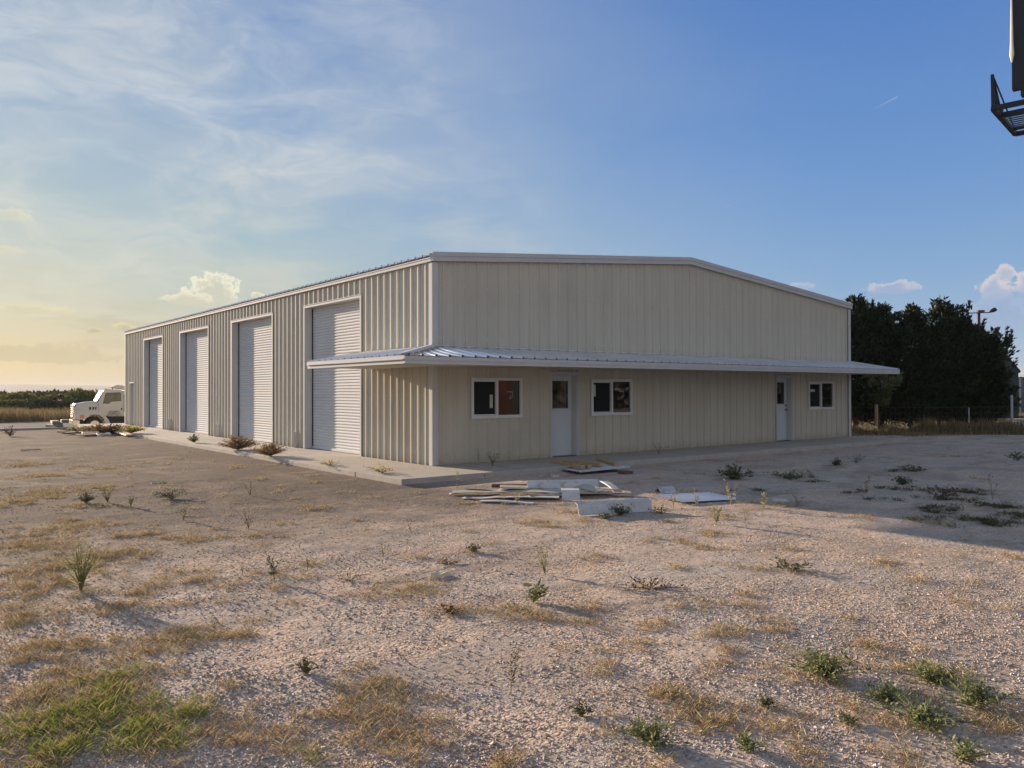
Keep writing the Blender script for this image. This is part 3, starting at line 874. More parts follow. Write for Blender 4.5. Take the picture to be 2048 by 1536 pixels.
# screw heads on the long and gable walls
mb = MB()
for zz in (.12, 1.5, 2.75, 3.9):
    k = 0
    while k * PIT < L - .4:
        y = k * PIT + .21
        inside = any(a - .1 < y < bq + .1 for a, bq in DOORS)
        if not inside and not (SD[0] - .1 < y < SD[1] + .1): mb.box(-.009, -.0, y, y + .014, zz, zz + .014)
        k += 1
    if zz > 2.7 or zz < .2:
        k = 0
        while k * PIT < W - .4:
            x = k * PIT + .21
            if not any(a - .1 < x < bq + .1 for a, bq in FD): mb.box(x, x + .014, -.009, -.0, zz, zz + .014)
            k += 1
mb.build('screws', M['galv'], bld)['kind'] = 'stuff'

# ------------------------------------------------------------------ truck
TY = 42.0
def tp(zx, zy):
    """side-view point of the truck in metres (x along building gable axis, z up)"""
    p = on(120 + zx / 11.82, 740 + zy / 11.82, 1, TY)
    return float(p[0]), float(p[2])


TX0, TGZ = tp(290, 1320)
gz = float(hgt(TX0 + 2, TY))
M['truck'] = simple('cream_white_truck_paint', (.60, .57, .50), .3, var=.04, spec=.5)
M['chrome'] = simple('chrome', (.7, .68, .6), .18, metal=1.0, var=.05)
M['amber'] = simple('amber_lens', (.75, .22, .05), .3)
M['red'] = simple('dark_red_emblem', (.18, .03, .04), .4)
M['tglass'] = simple('truck_glass', (.035, .05, .035), .06, spec=.6)
M['wshield'] = simple('windshield_glass', (.25, .28, .32), .12, metal=.6)
trk = empty('truck', (TX0, TY, gz), radians(-4), 'cream white conventional cab work truck parked beyond the far end of the building', 'truck')
def T(zx, zy):
    x, z = tp(zx, zy); return x - TX0, z - gz
TW = 2.15
def tpoly(mb, pts, y0, y1):
    mb.prism([T(*p) for p in pts], 1, y0, y1); return mb
# hood: tapered, crowned loft
def loft(mb, secs):
    n = len(secs[0]); vs = [p for s_ in secs for p in s_]; fs = []
    for i in range(len(secs) - 1):
        for k in range(n - 1):
            fs.append((i * n + k, i * n + k + 1, (i + 1) * n + k + 1, (i + 1) * n + k))
    fs.append(tuple(range(n))); fs.append(tuple((len(secs) - 1) * n + k for k in range(n - 1, -1, -1)))
    mb.add(vs, fs)
secs = []
for (zx, top, ins) in ((345, 830, .28), (370, 795, .22), (460, 785, .14), (620, 757, .07), (790, 742, .02), (905, 735, 0.0)):
    x, zt = T(zx, top); _, zb = T(zx, 1045)
    y0 = .16 + ins; y1 = TW - .16 - ins
    secs.append([(x, y0 - .05, zb), (x, y0, zt - .28), (x, y0 + .05, zt - .10), (x, y0 + .22, zt - .015), (x, TW / 2, zt), (x, y1 - .22, zt - .015), (x, y1 - .05, zt - .10), (x, y1, zt - .28), (x, y1 + .05, zb)])
mb = MB(); loft(mb, secs); mb.build('hood', M['truck'], trk, smooth=False)
# fenders with wheel arch
arc = []
for k in range(13):
    t = pi * k / 12
    arc.append((820 + 265 * cos(t), 1310 - 262 * sin(t)))
outer = [(1180, 1300), (1165, 1230), (1130, 1160), (1060, 1085), (960, 1010), (880, 985), (480, 1000), (345, 1045), (330, 1160), (540, 1175), (555, 1300)]
for (y0, y1) in ((.0, .34), (TW - .34, TW)):
    mb = MB(); o = [T(*p) for p in ([(1180, 1300)] + outer[1:10])] ; inn = [T(*p) for p in arc]
    pts = [T(1180, 1300), T(1165, 1230), T(1130, 1160), T(1060, 1085), T(960, 1010), T(880, 985), T(480, 1000), T(345, 1045), T(330, 1160), T(575, 1175)] + [T(*p) for p in arc[::-1] if p[1] < 1180 or p[0] > 820]
    mb.prism(pts, 1, y0, y1)
    mb.build('fender', M['truck'], trk)
# cab
cabpts = [(905, 745), (1035, 480), (1080, 468), (1250, 462), (1500, 490), (1540, 520), (1545, 1095), (1100, 1095), (905, 1040)]
mb = MB(); mb.prism([T(*p) for p in cabpts], 1, .06, TW - .06); cab = mb.build('cab', M['truck'], trk, bevel=.03)
mb = MB(); a_, b_ = T(885, 735), T(1030, 490)
dx, dz = b_[0] - a_[0], b_[1] - a_[1]; ll = sqrt(dx * dx + dz * dz); nx_, nz_ = -dz / ll * .03, dx / ll * .03
mb.hexa([(a_[0], .16, a_[1]), (b_[0], .22, b_[1]), (b_[0], TW - .22, b_[1]), (a_[0], TW - .16, a_[1]),
         (a_[0] + nx_, .16, a_[1] + nz_), (b_[0] + nx_, .22, b_[1] + nz_), (b_[0] + nx_, TW - .22, b_[1] + nz_), (a_[0] + nx_, TW - .16, a_[1] + nz_)])
mb.build('windshield', M['wshield'], trk)
dr = empty('door', (0, 0, 0)); dr.parent = trk
for (y0, y1, nm) in ((.035, .06, 'l'),):
    mb = MB(); mb.prism([T(*p) for p in [(1000, 800), (1060, 520), (1450, 510), (1450, 1085), (1060, 1085), (960, 1000)]], 1, y0, y1); mb.build('panel', M['truck'], dr)
    mb = MB(); mb.prism([T(*p) for p in [(1010, 790), (1080, 540), (1430, 530), (1430, 730), (1200, 750), (1150, 795)]], 1, y0 - .012, y0); mb.build('rubber_seal', M['dark'], dr)
    mb = MB(); mb.prism([T(*p) for p in [(1028, 775), (1090, 552), (1418, 545), (1418, 720), (1195, 740), (1145, 780)]], 1, y0 - .02, y0 - .012); mb.build('pane', M['tglass'], dr)
    mb = MB(); mb.prism([T(*p) for p in [(1290, 552), (1300, 552), (1300, 722), (1290, 722)]], 1, y0 - .024, y0 - .02); mb.build('window_divider', M['dark'], dr)
    mb = MB(); mb.prism([T(*p) for p in [(1430, 895), (1455, 895), (1455, 945), (1430, 945)]], 1, y0 - .03, y0); mb.build('handle', M['dark'], dr)


def text_mesh(name, body, size, mat, parent, loc, rot):
    cu = bpy.data.curves.new(name, 'FONT'); cu.body = body; cu.size = size; cu.align_x = 'CENTER'; cu.extrude = .002; cu.offset = .003
    to = bpy.data.objects.new(name + '_tmp', cu); COL.objects.link(to)
    dg = bpy.context.evaluated_depsgraph_get(); me = bpy.data.meshes.new_from_object(to.evaluated_get(dg))
    bpy.data.objects.remove(to); me.materials.clear(); me.materials.append(mat)
    o = bpy.data.objects.new(name, me); COL.objects.link(o); o.parent = parent; o.location = loc; o.rotation_euler = rot
    return o


M['letter'] = simple('black_lettering', (.06, .05, .04), .6)
for i, (t_, yy_, sz) in enumerate((('JP RUSSELL', 992, .125), ('CARMINE TX', 1037, .125), ('US DOT 205763', 1080, .125))):
    x, z = T(1268, yy_)
    text_mesh('lettering', t_, sz, M['letter'], dr, (x, .030, z), (pi / 2, 0, 0))
# vents and emblem on the hood side
for zx, mt in ((715, 'dark'), (790, 'dark'), (845, 'red')):
    x, z = T(zx, 905); mb = MB(); yv = .115
    mb.hexa([(x - .045, yv, z - .085), (x + .03, yv, z - .085), (x + .03, yv + .06, z - .085), (x - .045, yv + .06, z - .085), (x - .025, yv, z + .085), (x + .05, yv, z + .085), (x + .05, yv + .08, z + .085), (x - .025, yv + .08, z + .085)])
    mb.build('hood_vent' if mt == 'dark' else 'emblem', M[mt], trk)
x0, zt = T(338, 830); x1, zb = T(340, 1160)
mb = MB()
mb.box(x0 - .0, x0 + .12, .40, TW - .40, zb, zt); mb.build('grille', M['dark'], trk)
for k in range(6):
    z = zt - .05 - k * (zt - zb) / 6.2; mb = MB(); mb.box(x0 - .07, x0 + .05, .36, TW - .36, z - .05, z + .05); mb.build('grille_bar', M['chrome'], trk, bevel=.02)
for y0, y1 in ((.10, .42), (TW - .42, TW - .10)):
    xa, za = T(350, 1150); xb, zb2 = T(470, 1060); mb = MB(); mb.box(xa - .03, xb - .05, y0, y1, za, zb2); mb.build('headlight', M['chrome'], trk, bevel=.02)
xa, za = T(465, 1140); xb, zb2 = T(570, 1065); mb = MB(); mb.prism([T(465, 1068), T(575, 1068), T(545, 1145), T(480, 1145)], 1, -.02, .0); mb.build('turn_signal', M['amber'], trk)
mb = MB(); mb.prism([T(*p) for p in [(290, 1185), (300, 1300), (330, 1318), (470, 1318), (470, 1190)]], 1, -.03, TW + .03); mb.build('bumper', M['chrome'], trk, bevel=.02)
mb = MB(); mb.prism([T(*p) for p in [(470, 1200), (560, 1190), (560, 1290), (470, 1310)]], 1, .05, TW - .05); mb.build('tow_panel', M['dark'], trk)
for zx in (1060, 1105, 1150):
    x, z = T(zx, 462); mb = MB(); mb.box(x - .05, x + .05, .1, .25, z, z + .05); mb.build('clearance_light', M['amber'], trk, bevel=.01)
x, z = T(1255, 460); mb = MB(); mb.tube([(x, .5, z), (x, .5, z + .1)], .03); mb.build('antenna_base', M['dark'], trk)
xa, z = T(1090, 1100); xb, zb = T(1545, 1290)
mb = MB(); mb.box(xa + .12, xb + 2.2, .1, TW - .1, zb, z); mb.build('fuel_tank', M['dark'], trk)
mb = MB(); xa, za = T(1110, 1150); mb.box(xa + .15, xb, .05, .4, za - .04, za); mb.build('step', M['iron'], trk)
mb = MB(); x, z = T(1512, 580); _, z2 = T(1512, 990); mb.tube([(x, .03, z), (x, .03, z2)], .03, 8); mb.build('exhaust_stack', M['iron'], trk)
# wheels
wc, _ = T(820, 1310); wr = .5
rear = T(1545, 1000)[0] + 2.4
for (x, y0, y1) in ((wc, .03, .30), (wc, TW - .30, TW - .03), (rear, .03, .55), (rear, TW - .55, TW - .03)):
    wh = empty('wheel', (0, 0, 0)); wh.parent = trk
    mb = MB(); mb.tube([(x, y0, wr), (x, y0 + .03, wr), (x, y1 - .03, wr), (x, y1, wr)], [wr - .05, wr, wr, wr - .05], 24); mb.build('tyre', M['dark'], wh)
    mb = MB(); mb.tube([(x, y0 - .01, wr), (x, y1 + .01, wr)], .28, 16); mb.build('rim', M['chrome'], wh)
# dump body with cab guard
xg, zg = T(1190, 400); xk, zk = T(1350, 350); xe, ze = T(1560, 385)
mb = MB()
mb.hexa([(xg, .05, zg - .03), (xe + .1, .05, zg - .15), (xe + .1, TW - .05, zg - .15), (xg, TW - .05, zg - .03), (xk, .05, zk), (xe + .1, .05, ze), (xe + .1, TW - .05, ze), (xk, TW - .05, zk)])
mb.build('cab_guard', M['truck'], trk, bevel=.01)
xb, zb = T(1500, 1010); mb = MB(); mb.box(xb + .12, xb + 4.4, .0, TW, zb, ze); mb.build('dump_body', M['truck'], trk, bevel=.02)
xb, zb = T(1520, 520); mb = MB(); mb.box(xb, xb + .1, -.2, .0, zb - .35, zb); mb.build('mirror', M['woodpale'], trk, bevel=.01)

# ------------------------------------------------------------------ foliage generators
def leaf_cloud(cent, nrm, size, aspect=2.2, jitter=.6, rng=RNG):
    """one pointed leaf (2 tris as a quad) per centre, oriented roughly along nrm"""
    n = len(cent)
    d = nrm + rng.normal(0, jitter, (n, 3)); d /= np.linalg.norm(d, axis=1)[:, None] + 1e-9
    r = rng.normal(0, 1, (n, 3)); s = np.cross(d, r); s /= np.linalg.norm(s, axis=1)[:, None] + 1e-9
    L_ = size * rng.uniform(.6, 1.4, n)[:, None]; Wd = L_ / aspect
    a = cent; t = cent + d * L_; mdl = cent + d * L_ * .45
    V = np.stack([a, mdl + s * Wd / 2, t, mdl - s * Wd / 2], 1).reshape(-1, 3)
    Fc = np.arange(n * 4).reshape(n, 4)
    return V, Fc


def cedar_mesh(h, r, nb, seed, lean=.12, mat=None, name='crown'):
    rng = np.random.default_rng(seed)
    cs = []; ns = []
    # several leaders give the ragged top
    leaders = [(0, 0, h)] + [(rng.uniform(-.5, .5) * r, rng.uniform(-.5, .5) * r, h * rng.uniform(.78, .97)) for _ in range(4)]
    for b_ in range(nb):
        lx, ly, lh = leaders[rng.integers(len(leaders))] if rng.random() < .75 else leaders[0]
        t = rng.uniform(.04, 1) ** .85; z0 = t * lh
        az = rng.uniform(0, 2 * pi)
        rad = r * (1.05 - t) ** .55 * rng.uniform(.55, 1.08) * (1 + .18 * sin(3 * az + seed))
        if t > .9: rad *= .6
        n = int(26 + rad * 34)
        s = rng.uniform(.05, 1, n) ** .7
        up = .35 + .55 * t
        px = lx * min(1, t * 1.5) + cos(az) * rad * s + lean * z0 * .5; py = ly * min(1, t * 1.5) + sin(az) * rad * s
        pz = z0 + rad * s * s * up * .9
        sp = .05 + .11 * (1 - s)
        c = np.stack([px, py, pz], 1) + rng.normal(0, 1, (n, 3)) * sp[:, None]
        c[:, 2] = np.maximum(c[:, 2], .12)
        cs.append(c); ns.append(np.tile([cos(az) * .8 + .25, sin(az) * .8, .75], (n, 1)))
    # feathery plumes on top
    for (lx, ly, lh) in leaders:
        for q_ in range(5):
            n = 70; s = rng.uniform(0, 1, n); qx, qy = rng.normal(0, .3, 2); ll = rng.uniform(.35, .85); ln = rng.uniform(.15, .5)
            c = np.stack([lx + lean * lh * .5 + qx + s * ln + rng.normal(0, .07, n) * (1 - s * .8), ly + qy + rng.normal(0, .07, n) * (1 - s * .8), lh * .90 - abs(qx) * .6 + s * ll], 1)
            cs.append(c); ns.append(np.tile([.6, 0, .9], (n, 1)))
    C_ = np.concatenate(cs); N_ = np.concatenate(ns)
    return leaf_cloud(C_, N_, .17, 2.6, .45, rng)


M['cedar'] = island('cedar_foliage', [(0, (.010, .018, .007)), (.5, (.019, .031, .010)), (.85, (.034, .048, .015)), (1, (.065, .075, .026))], .7, .0, .25)
M['cedarlight'] = island('young_cedar_foliage', [(0, (.06, .075, .03)), (.5, (.12, .14, .06)), (1, (.2, .2, .09))], .7, .1, .25)
M['bush'] = island('mesquite_foliage', [(0, (.06, .08, .02)), (.5, (.13, .15, .035)), (1, (.25, .24, .07))], .8, .2, .2)
M['bushdull'] = island('scrub_foliage', [(0, (.04, .05, .03)), (.5, (.065, .075, .04)), (1, (.11, .11, .06))], .8, .1, .2)


def tree(name, x, y, h, r, nb, seed, label, cat, group, crownmat, lean=.1, trunk_h=None):
    z = float(hgt(x, y))
    o = empty(name, (x, y, z), 0, label, cat, group)
    V, Fc = cedar_mesh(h, r, nb, seed, lean)
    if h < 3.5: V[:, 2] = V[:, 2] * .62 + .38 * h
    fast('crown', V, Fc, crownmat, o)
    mb = MB(); th = h * .8
    pts = [(0, 0, -.1), (lean * .1 * h, 0, h * .3), (lean * .3 * h, .05, h * .6), (lean * .45 * h, 0, th)]
    mb.tube(pts, [.13, .10, .06, .02], 8)
    rg = random.Random(seed)
    for k in range(9):
        zz = h * (.12 + .07 * k); a = rg.uniform(0, 6.28); rr = r * (1 - zz / h) * .8
        mb.tube([(lean * .5 * zz, 0, zz), (lean * .5 * zz + cos(a) * rr * .5, sin(a) * rr * .5, zz + rr * .2), (lean * .5 * zz + cos(a) * rr, sin(a) * rr, zz + rr * .5)], [.035, .022, .008], 5)
    mb.build('trunk', M['bark'], o)
    return o


ced = [  # photo px of the tip, top y, depth, radius
    (1665, 600, 33, 1.3, 'tall dark cedar mostly hidden behind the right corner of the building'),
    (1712, 580, 33.5, 1.5, 'dark cedar with the tall feathery tip just right of the building roof'),
    (1765, 598, 34, 1.5, 'second dark cedar right of the building, with a broad dense top'),
    (1822, 602, 34, 1.6, 'dark cedar in the middle of the row behind the wire fence'),
    (1878, 590, 34.5, 1.5, 'dark cedar with the leaning pointed tip left of the lamp pole'),
    (1922, 628, 35, 1.6, 'dark rounded cedar under the left arm of the lamp pole'),
    (1950, 650, 35, 1.4, 'dark cedar standing in front of the lamp pole'),
    (1974, 702, 34.5, .85, 'lowest dark cedar at the right end of the row, against the teal barn')]
for i, (px, py, D, r, lab) in enumerate(ced):
    p = dp(px, py, D); z = float(hgt(p[0], p[1])); hh_ = p[2] - z
    tree('cedar_tree', p[0] - .03 * hh_, p[1], hh_ * .93, r, 300, 50 + i, lab, 'tree', 'cedars in the row behind the wire fence', M['cedar'], .08)
p = dp(1768, 762, 32.2); z = float(hgt(p[0], p[1]))
tree('cedar_tree', p[0], p[1] + .3, p[2] - z + .25, .62, 90, 71, 'small lighter green young cedar under the right end of the canopy', 'tree', None, M['cedarlight'], .02)

def lumpy(cx, cy, z, rx, ry, rz_, n, rng, lobes=9):
    cs = []; ns = []
    for k in range(lobes):
        a = rng.uniform(0, 2 * pi); q = rng.uniform(0, .75)
        lc = np.array([cx + cos(a) * q * rx, cy + sin(a) * q * ry, z + rz_ * rng.uniform(.25, .8) * (1 - .3 * q)])
        lr = np.array([rx, ry, rz_]) * rng.uniform(.28, .5)
        d = rng.normal(0, 1, (n // lobes, 3)); d /= np.linalg.norm(d, axis=1)[:, None]
        rr = rng.uniform(.55, 1.05, (len(d), 1))
        c = lc + d * lr * rr; c[:, 2] = np.maximum(c[:, 2], z + .03)
        cs.append(c); ns.append(d + [0, 0, .3])
    return np.concatenate(cs), np.concatenate(ns)


bl = [(55, 790, 96, 4.2, 2.6, 'dull olive bush at the left edge of the scrub line'), (125, 782, 100, 4.5, 3.0, 'grey green mesquite behind the dry grass, left of the truck'),
      (172, 776, 99, 4.0, 3.4, 'tallest bright olive mesquite just left of the truck windshield'), (92, 800, 92, 3.2, 2.4, 'dark low bush in front of the scrub line'),
      (20, 800, 94, 4.0, 2.6, 'dark spreading bush at the extreme left of the photo'), (215, 782, 104, 4.5, 3.0, 'mesquite behind the truck cab'), (145, 800, 93, 3.4, 2.5, 'shadowy round bush between the two bright mesquites'), (35, 783, 108, 4.5, 3.2, 'tall thin-topped mesquite rising over the left scrub')]
for i, (px, py, D, r, h, lab) in enumerate(bl):
    p = dp(px, py, D); z = float(hgt(p[0], p[1])); rng = np.random.default_rng(200 + i)
    H_ = max(1.6, p[2] - z) * .86
    o = empty('mesquite_bush', (p[0], p[1], z), 0, lab, 'bush', 'bushes along the far field edge')
    c, nn = lumpy(0, 0, 0, r * .85, r * .7, H_, 5200, rng, 12)
    V, Fc = leaf_cloud(c, nn, .34, 1.8, .7, rng); fast('crown', V, Fc, M['bush'] if i % 3 != 0 else M['bushdull'], o)
    mb = MB()
    for k in range(5):
        a = rng.uniform(0, 6.28); mb.tube([(0, 0, -.1), (cos(a) * r * .2, sin(a) * r * .2, H_ * .4), (cos(a) * r * .45, sin(a) * r * .45, H_ * .75)], [.09, .06, .02], 5)
    mb.build('trunk', M['bark'], o)
# far wood reads as one mass
rng = np.random.default_rng(5); cs = []; ns = []
for k in range(150):
    az = radians(rng.uniform(2, 19)); D = rng.uniform(130, 260); cx, cy = CAM[0] + sin(az) * D, CAM[1] + cos(az) * D
    hz_ = rng.uniform(1.2, 2.3) * (1 + (.35 if rng.random() < .12 else 0))
    c, nn = lumpy(cx, cy, float(hgt(cx, cy)), rng.uniform(4, 8), rng.uniform(3, 5), hz_, 520, rng, 5); cs.append(c); ns.append(nn)
V, Fc = leaf_cloud(np.concatenate(cs), np.concatenate(ns), .8, 1.6, .7, rng)
tag(fast('scrub_wood', V, Fc, M['bushdull']), 'far off dark scrub wood beyond the field', 'wood', kind='stuff')
# thick brush immediately behind the cedar row, right side
# distant ridge
mb = MB(); N_ = 90; vs = []; 
for k in range(N_):
    az = radians(-40 + 150 * k / (N_ - 1)); D = 3600
    hz = 14 + 16 * float(vnoise(np.array([k * .22]), np.array([0.0]), 1, 3)[0]) + 5 * float(vnoise(np.array([k * .9]), np.array([3.0]), 1, 4)[0])
    for (dd, zz) in ((-500, -2), (-150, hz * .6), (0, hz), (600, -4)):
        vs.append((CAM[0] + sin(az) * (D + dd), CAM[1] + cos(az) * (D + dd), zz))
mb.add(vs, [(4 * k + j, 4 * k + j + 1, 4 * k + 5 + j, 4 * k + 4 + j) for k in range(N_ - 1) for j in range(3)])
tag(mb.build('hills', simple('hill_scrub', (.07, .075, .05), .9, var=.3, vscale=.02), smooth=True), 'low hazy ridge on the horizon', 'hills', kind='structure')

# ------------------------------------------------------------------ fence, pole, barn, shed on the right
FA, FB = np.array([18.2, 4.0]), np.array([31.0, -4.2])
fe = empty('wire_fence', (FA[0], FA[1], -.12), 0, 'low wire field fence with wooden and metal posts in front of the cedars', 'fence')
fdir = (FB - FA) / np.linalg.norm(FB - FA); FL = np.linalg.norm(FB - FA)
def fpt(s): q = fdir * s; return q[0], q[1]
mb = MB()
for zz in (1.02,):
    a, bq = fpt(0), fpt(FL); mb.tube([(a[0], a[1], zz), (bq[0], bq[1], zz)], .009, 4)
for zz in (.78, .55, .32): mb.tube([(fpt(0)[0], fpt(0)[1], zz), (fpt(FL)[0], fpt(FL)[1], zz)], .004, 3)
s = 0
while s < FL:
    a = fpt(s); mb.tube([(a[0], a[1], .05), (a[0], a[1], 1.02)], .006, 3); s += .2
mb.build('wire_mesh', simple('dull_fence_wire', (.10, .09, .08), .6, metal=.4), fe)
def spost(px):
    # arc position on the fence below a photo column
    d = ray(px, 860)[:2]; A_ = np.array([[fdir[0], -d[0]], [fdir[1], -d[1]]]); return float(np.linalg.solve(A_, CAM[:2] - FA)[0])
s1 = spost(1753); a = fpt(s1); mb = MB(); mb.box(a[0] - .05, a[0] + .05, a[1] - .05, a[1] + .05, -.1, 1.14); tag(mb.build('post', M['wood'], fe, bevel=.01), 'brown wooden square fence post')
s2 = spost(1938); a = fpt(s2); mb = MB(); mb.tube([(a[0], a[1], -.1), (a[0], a[1], 1.0)], .025, 6); mb.build('post', M['trim'], fe)
s3 = spost(2024); a = fpt(s3); mb = MB(); mb.tube([(a[0], a[1], -.1), (a[0], a[1], 1.5)], .05, 8); mb.build('post', M['trim'], fe)
s4 = spost(1850); a = fpt(s4); mb = MB(); mb.tube([(a[0], a[1], -.1), (a[0], a[1], 1.15)], .03, 6); mb.build('post', M['iron'], fe)

p = dp(1957, 625, 60); gz_ = float(hgt(p[0], p[1]))
lp = empty('lamp_pole', (p[0], p[1], gz_), 0, 'dark yard lamp pole with two floodlights rising behind the cedars', 'lamp pole')
hh_ = p[2] - gz_
mb = MB(); mb.tube([(0, 0, 0), (0, 0, hh_)], [.16, .13], 8); mb.build('pole', M['iron'], lp)
r3 = RT[:2] / np.linalg.norm(RT[:2])
def lpt(u, z): return (r3[0] * u, r3[1] * u, z)
mb = MB(); mb.bar(lpt(-.85, hh_ - .05), lpt(.85, hh_ + .0), .07); mb.build('crossarm', M['iron'], lp)
mb = MB(); mb.bar(lpt(-.1, hh_ + .1), lpt(.4, hh_ + .1), .25, .14); mb.build('control_box', M['rust'], lp)
for sg, tilt in ((-1, .25), (1, .2)):
    mb = MB()
    c0 = np.array(lpt(sg * .85, hh_ - .0 + .02)); c1 = np.array(lpt(sg * .98, hh_ + .12)); c2 = np.array(lpt(sg * 1.22, hh_ + .22)); c3 = np.array(lpt(sg * 1.36, hh_ + .2))
    mb.tube([c0, c1, c2, c3], [.06, .13, .17, .08], 8); mb.build('floodlight', M['iron'], lp)

# teal barn
p = dp(1966, 700, 47); az = YAW + math.atan((1966 - 1024) / F_PX)
gzz = float(hgt(p[0], p[1]))
barn = empty('barn', (p[0], p[1], gzz), -az, 'dark teal barn with a steep roof half hidden behind the cedars', 'barn')
mp = 47 / F_PX / cos(az - YAW) * 1.0
def by(y): return 1.62 - gzz + (779 - y) * 47 / F_PX
hw = 1.75; ez = by(742); pz = by(655)
mb = MB(); mb.prism([(-hw, 0), (hw, 0), (hw, ez), (0, pz - .1), (-hw, ez)], 1, 0, 8); mb.build('wall', M['teal'], barn)
mb = MB()
for sg in (-1, 1):
    mb.hexa([(0, -.12, pz - .1), (sg * (hw + .1), -.12, ez - .12), (sg * (hw + .1), 8.1, ez - .12), (0, 8.1, pz - .1), (0, -.12, pz), (sg * (hw + .1), -.12, ez - .02), (sg * (hw + .1), 8.1, ez - .02), (0, 8.1, pz)])
mb.build('roof', simple('dark_green_roof', (.02, .05, .02), .6, var=.3), barn)
# shed
p = dp(2072, 780, 60); gzz = float(hgt(p[0], p[1])); 
def sy(y): return 1.62 - gzz + (779 - y) * 60 / F_PX
sh = empty('metal_shed', (p[0], p[1], gzz), -YAW, 'grey metal shed with a pale ribbed roof at the right edge', 'shed')
hwm = 1.75
mb = MB(); zt_ = sy(755)
ribwall(mb, lambda u, d, z: (u - 2.0, -d, z), .4, 6.0, 0, zt_); mb.add([(-1.6, 0, 0), (-1.6, 6, 0), (-1.6, 6, zt_ + .7), (-1.6, 0, zt_)], [(0, 1, 2, 3)]); mb.add([(4, 0, 0), (4, 6, 0), (4, 6, zt_ + .7), (4, 0, zt_)], [(0, 1, 2, 3)]); mb.build('wall', M['shedwall'], sh, recalc=False)
mb = MB(); vs = []
pr = rib_u(-1.75, 4.1)
for (u, d) in pr: vs += [(u, -.15, zt_ + d), (u, 6, zt_ + .75 + d)]
mb.add(vs, [(2 * i, 2 * i + 2, 2 * i + 3, 2 * i + 1) for i in range(len(pr) - 1)]); mb.build('roof', simple('pale_shed_roof', (.24, .30, .36), .7, spec=.1), sh, recalc=False)
mb = MB(); mb.box(-1.30, -1.18, -.1, -.05, 0, zt_ - .05); mb.build('downspout', M['trim'], sh)
mb = MB(); mb.box(-.75, -.05, -.07, -.035, .02, 2.0); mb.build('door', M['teal'], sh)
mb = MB(); mb.box(-.85, -.75, -.09, -.035, 0, 2.1); mb.box(-.05, .05, -.09, -.035, 0, 2.1); mb.box(-.75, -.05, -.09, -.035, 2.0, 2.1); mb.build('door_frame', M['trim'], sh)
# rubble heap and pale timber by the fence
p = gp(2040, 862)
mb = MB(); mb.tube([(0, 0, -.1), (0, 0, .2), (0, 0, .33)], [1.3, .7, .1], 9)
rg = random.Random(3)
for k in range(170):
    a = rg.uniform(0, 6.28); q = rg.random() ** .6; s = rg.uniform(.05, .15)
    x, y, z = cos(a) * q * 1.6, sin(a) * q * 1.1, (1 - q) * .42
    mb.tube([(x, y, z - s * .5), (x + rg.uniform(-.02, .02), y, z + s * .1), (x, y, z + s * .6)], [s * .6, s * .9, s * .35], 6)
o = mb.build('rubble_heap', M['rubble'], loc=(p[0] + .6, p[1], -.12)); tag(o, 'small heap of pale limestone rubble at the right edge by the fence', 'rubble')
p = dp(2022, 840, 38); zz = float(hgt(p[0], p[1])); mb = MB()
mb.bar((-1.3 * r3[0], -1.3 * r3[1], .32), (1.6 * r3[0], 1.6 * r3[1], .30), .5, .05); mb.bar((-.8 * r3[0], -.8 * r3[1], 0), (-.8 * r3[0], -.8 * r3[1], .3), .1); mb.bar((1.2 * r3[0], 1.2 * r3[1], 0), (1.2 * r3[0], 1.2 * r3[1], .3), .1)
tag(mb.build('timber_deck', M['woodpale'], loc=(p[0], p[1], zz)), 'pale low timber platform beyond the fence at the right', 'timber')

# ------------------------------------------------------------------ billboard overhead at the right
bz = 10.0
def bpt(x, y, z): return on(x, y, 2, z)
B = bpt(1986, 217, bz); D_ = bpt(2031, 268, bz); P_ = bpt(2048, 201.5, bz)
vv = D_ - B; vlen = np.linalg.norm(vv); vv = vv / vlen
uu = P_ - B; uu = uu - vv * (uu @ vv); uu /= np.linalg.norm(uu)
zz3 = np.array([0, 0, 1.0])
bb = empty('billboard', (float(B[0] + uu[0] * 5.5 + vv[0] * 2), float(B[1] + uu[1] * 5.5 + vv[1] * 2), -.12), 0, 'dark back of a tall roadside billboard with a steel catwalk at the upper right', 'billboard')
O_ = np.array(bb.location)
def q(u, v, z): return tuple(B + uu * u + vv * v + zz3 * z - O_)
mb = MB(); mb.tube([(0, 0, 0), (0, 0, bz + 1.5)], .45, 16); mb.build('pole', M['iron'], bb, smooth=True)
mb = MB()
mb.bar(q(0, 0, 0), q(12, 0, 0), .12, .14); mb.bar(q(0, vlen, 0), q(12, vlen, 0), .12, .14); mb.bar(q(0, .85, 0), q(12, .85, 0), .12, .14); mb.bar(q(0, vlen * .8, 0), q(12, vlen * .8, 0), .1, .1)
mb.bar(q(0, 0, 0), q(0, vlen, 0), .12, .14); mb.bar(q(1.2, 0, 0), q(1.2, vlen, 0), .1, .1); mb.bar(q(3.2, 0, 0), q(3.2, vlen, 0), .1, .1); mb.bar(q(5.5, -.2, -.2), q(5.5, vlen, -.2), .3, .3)
mb.build('catwalk_frame', M['iron'], bb)
mb = MB()
for k in range(7):
    v = 1.0 + k * .22; mb.bar(q(.1, v, .02), q(12, v, .02), .07, .03)
mb.build('catwalk_grating', simple('galvanised_grating', (.10, .12, .12), .5, metal=.4), bb)
mb = MB()
mb.bar(q(0, 0, 0), q(0, -.05, 1.0), .08); mb.bar(q(0, .0, .95), q(0, 1.2, .05), .06); mb.bar(q(0, 0, .5), q(0, 1.2, .25), .05); mb.bar(q(0, 0, .42), q(0, .9, 0), .05)
mb.bar(q(0, 1.2, .4), q(0, 1.2, -.1), .07); mb.bar(q(0, 0, 1.0), q(0, vlen, .1), .035)
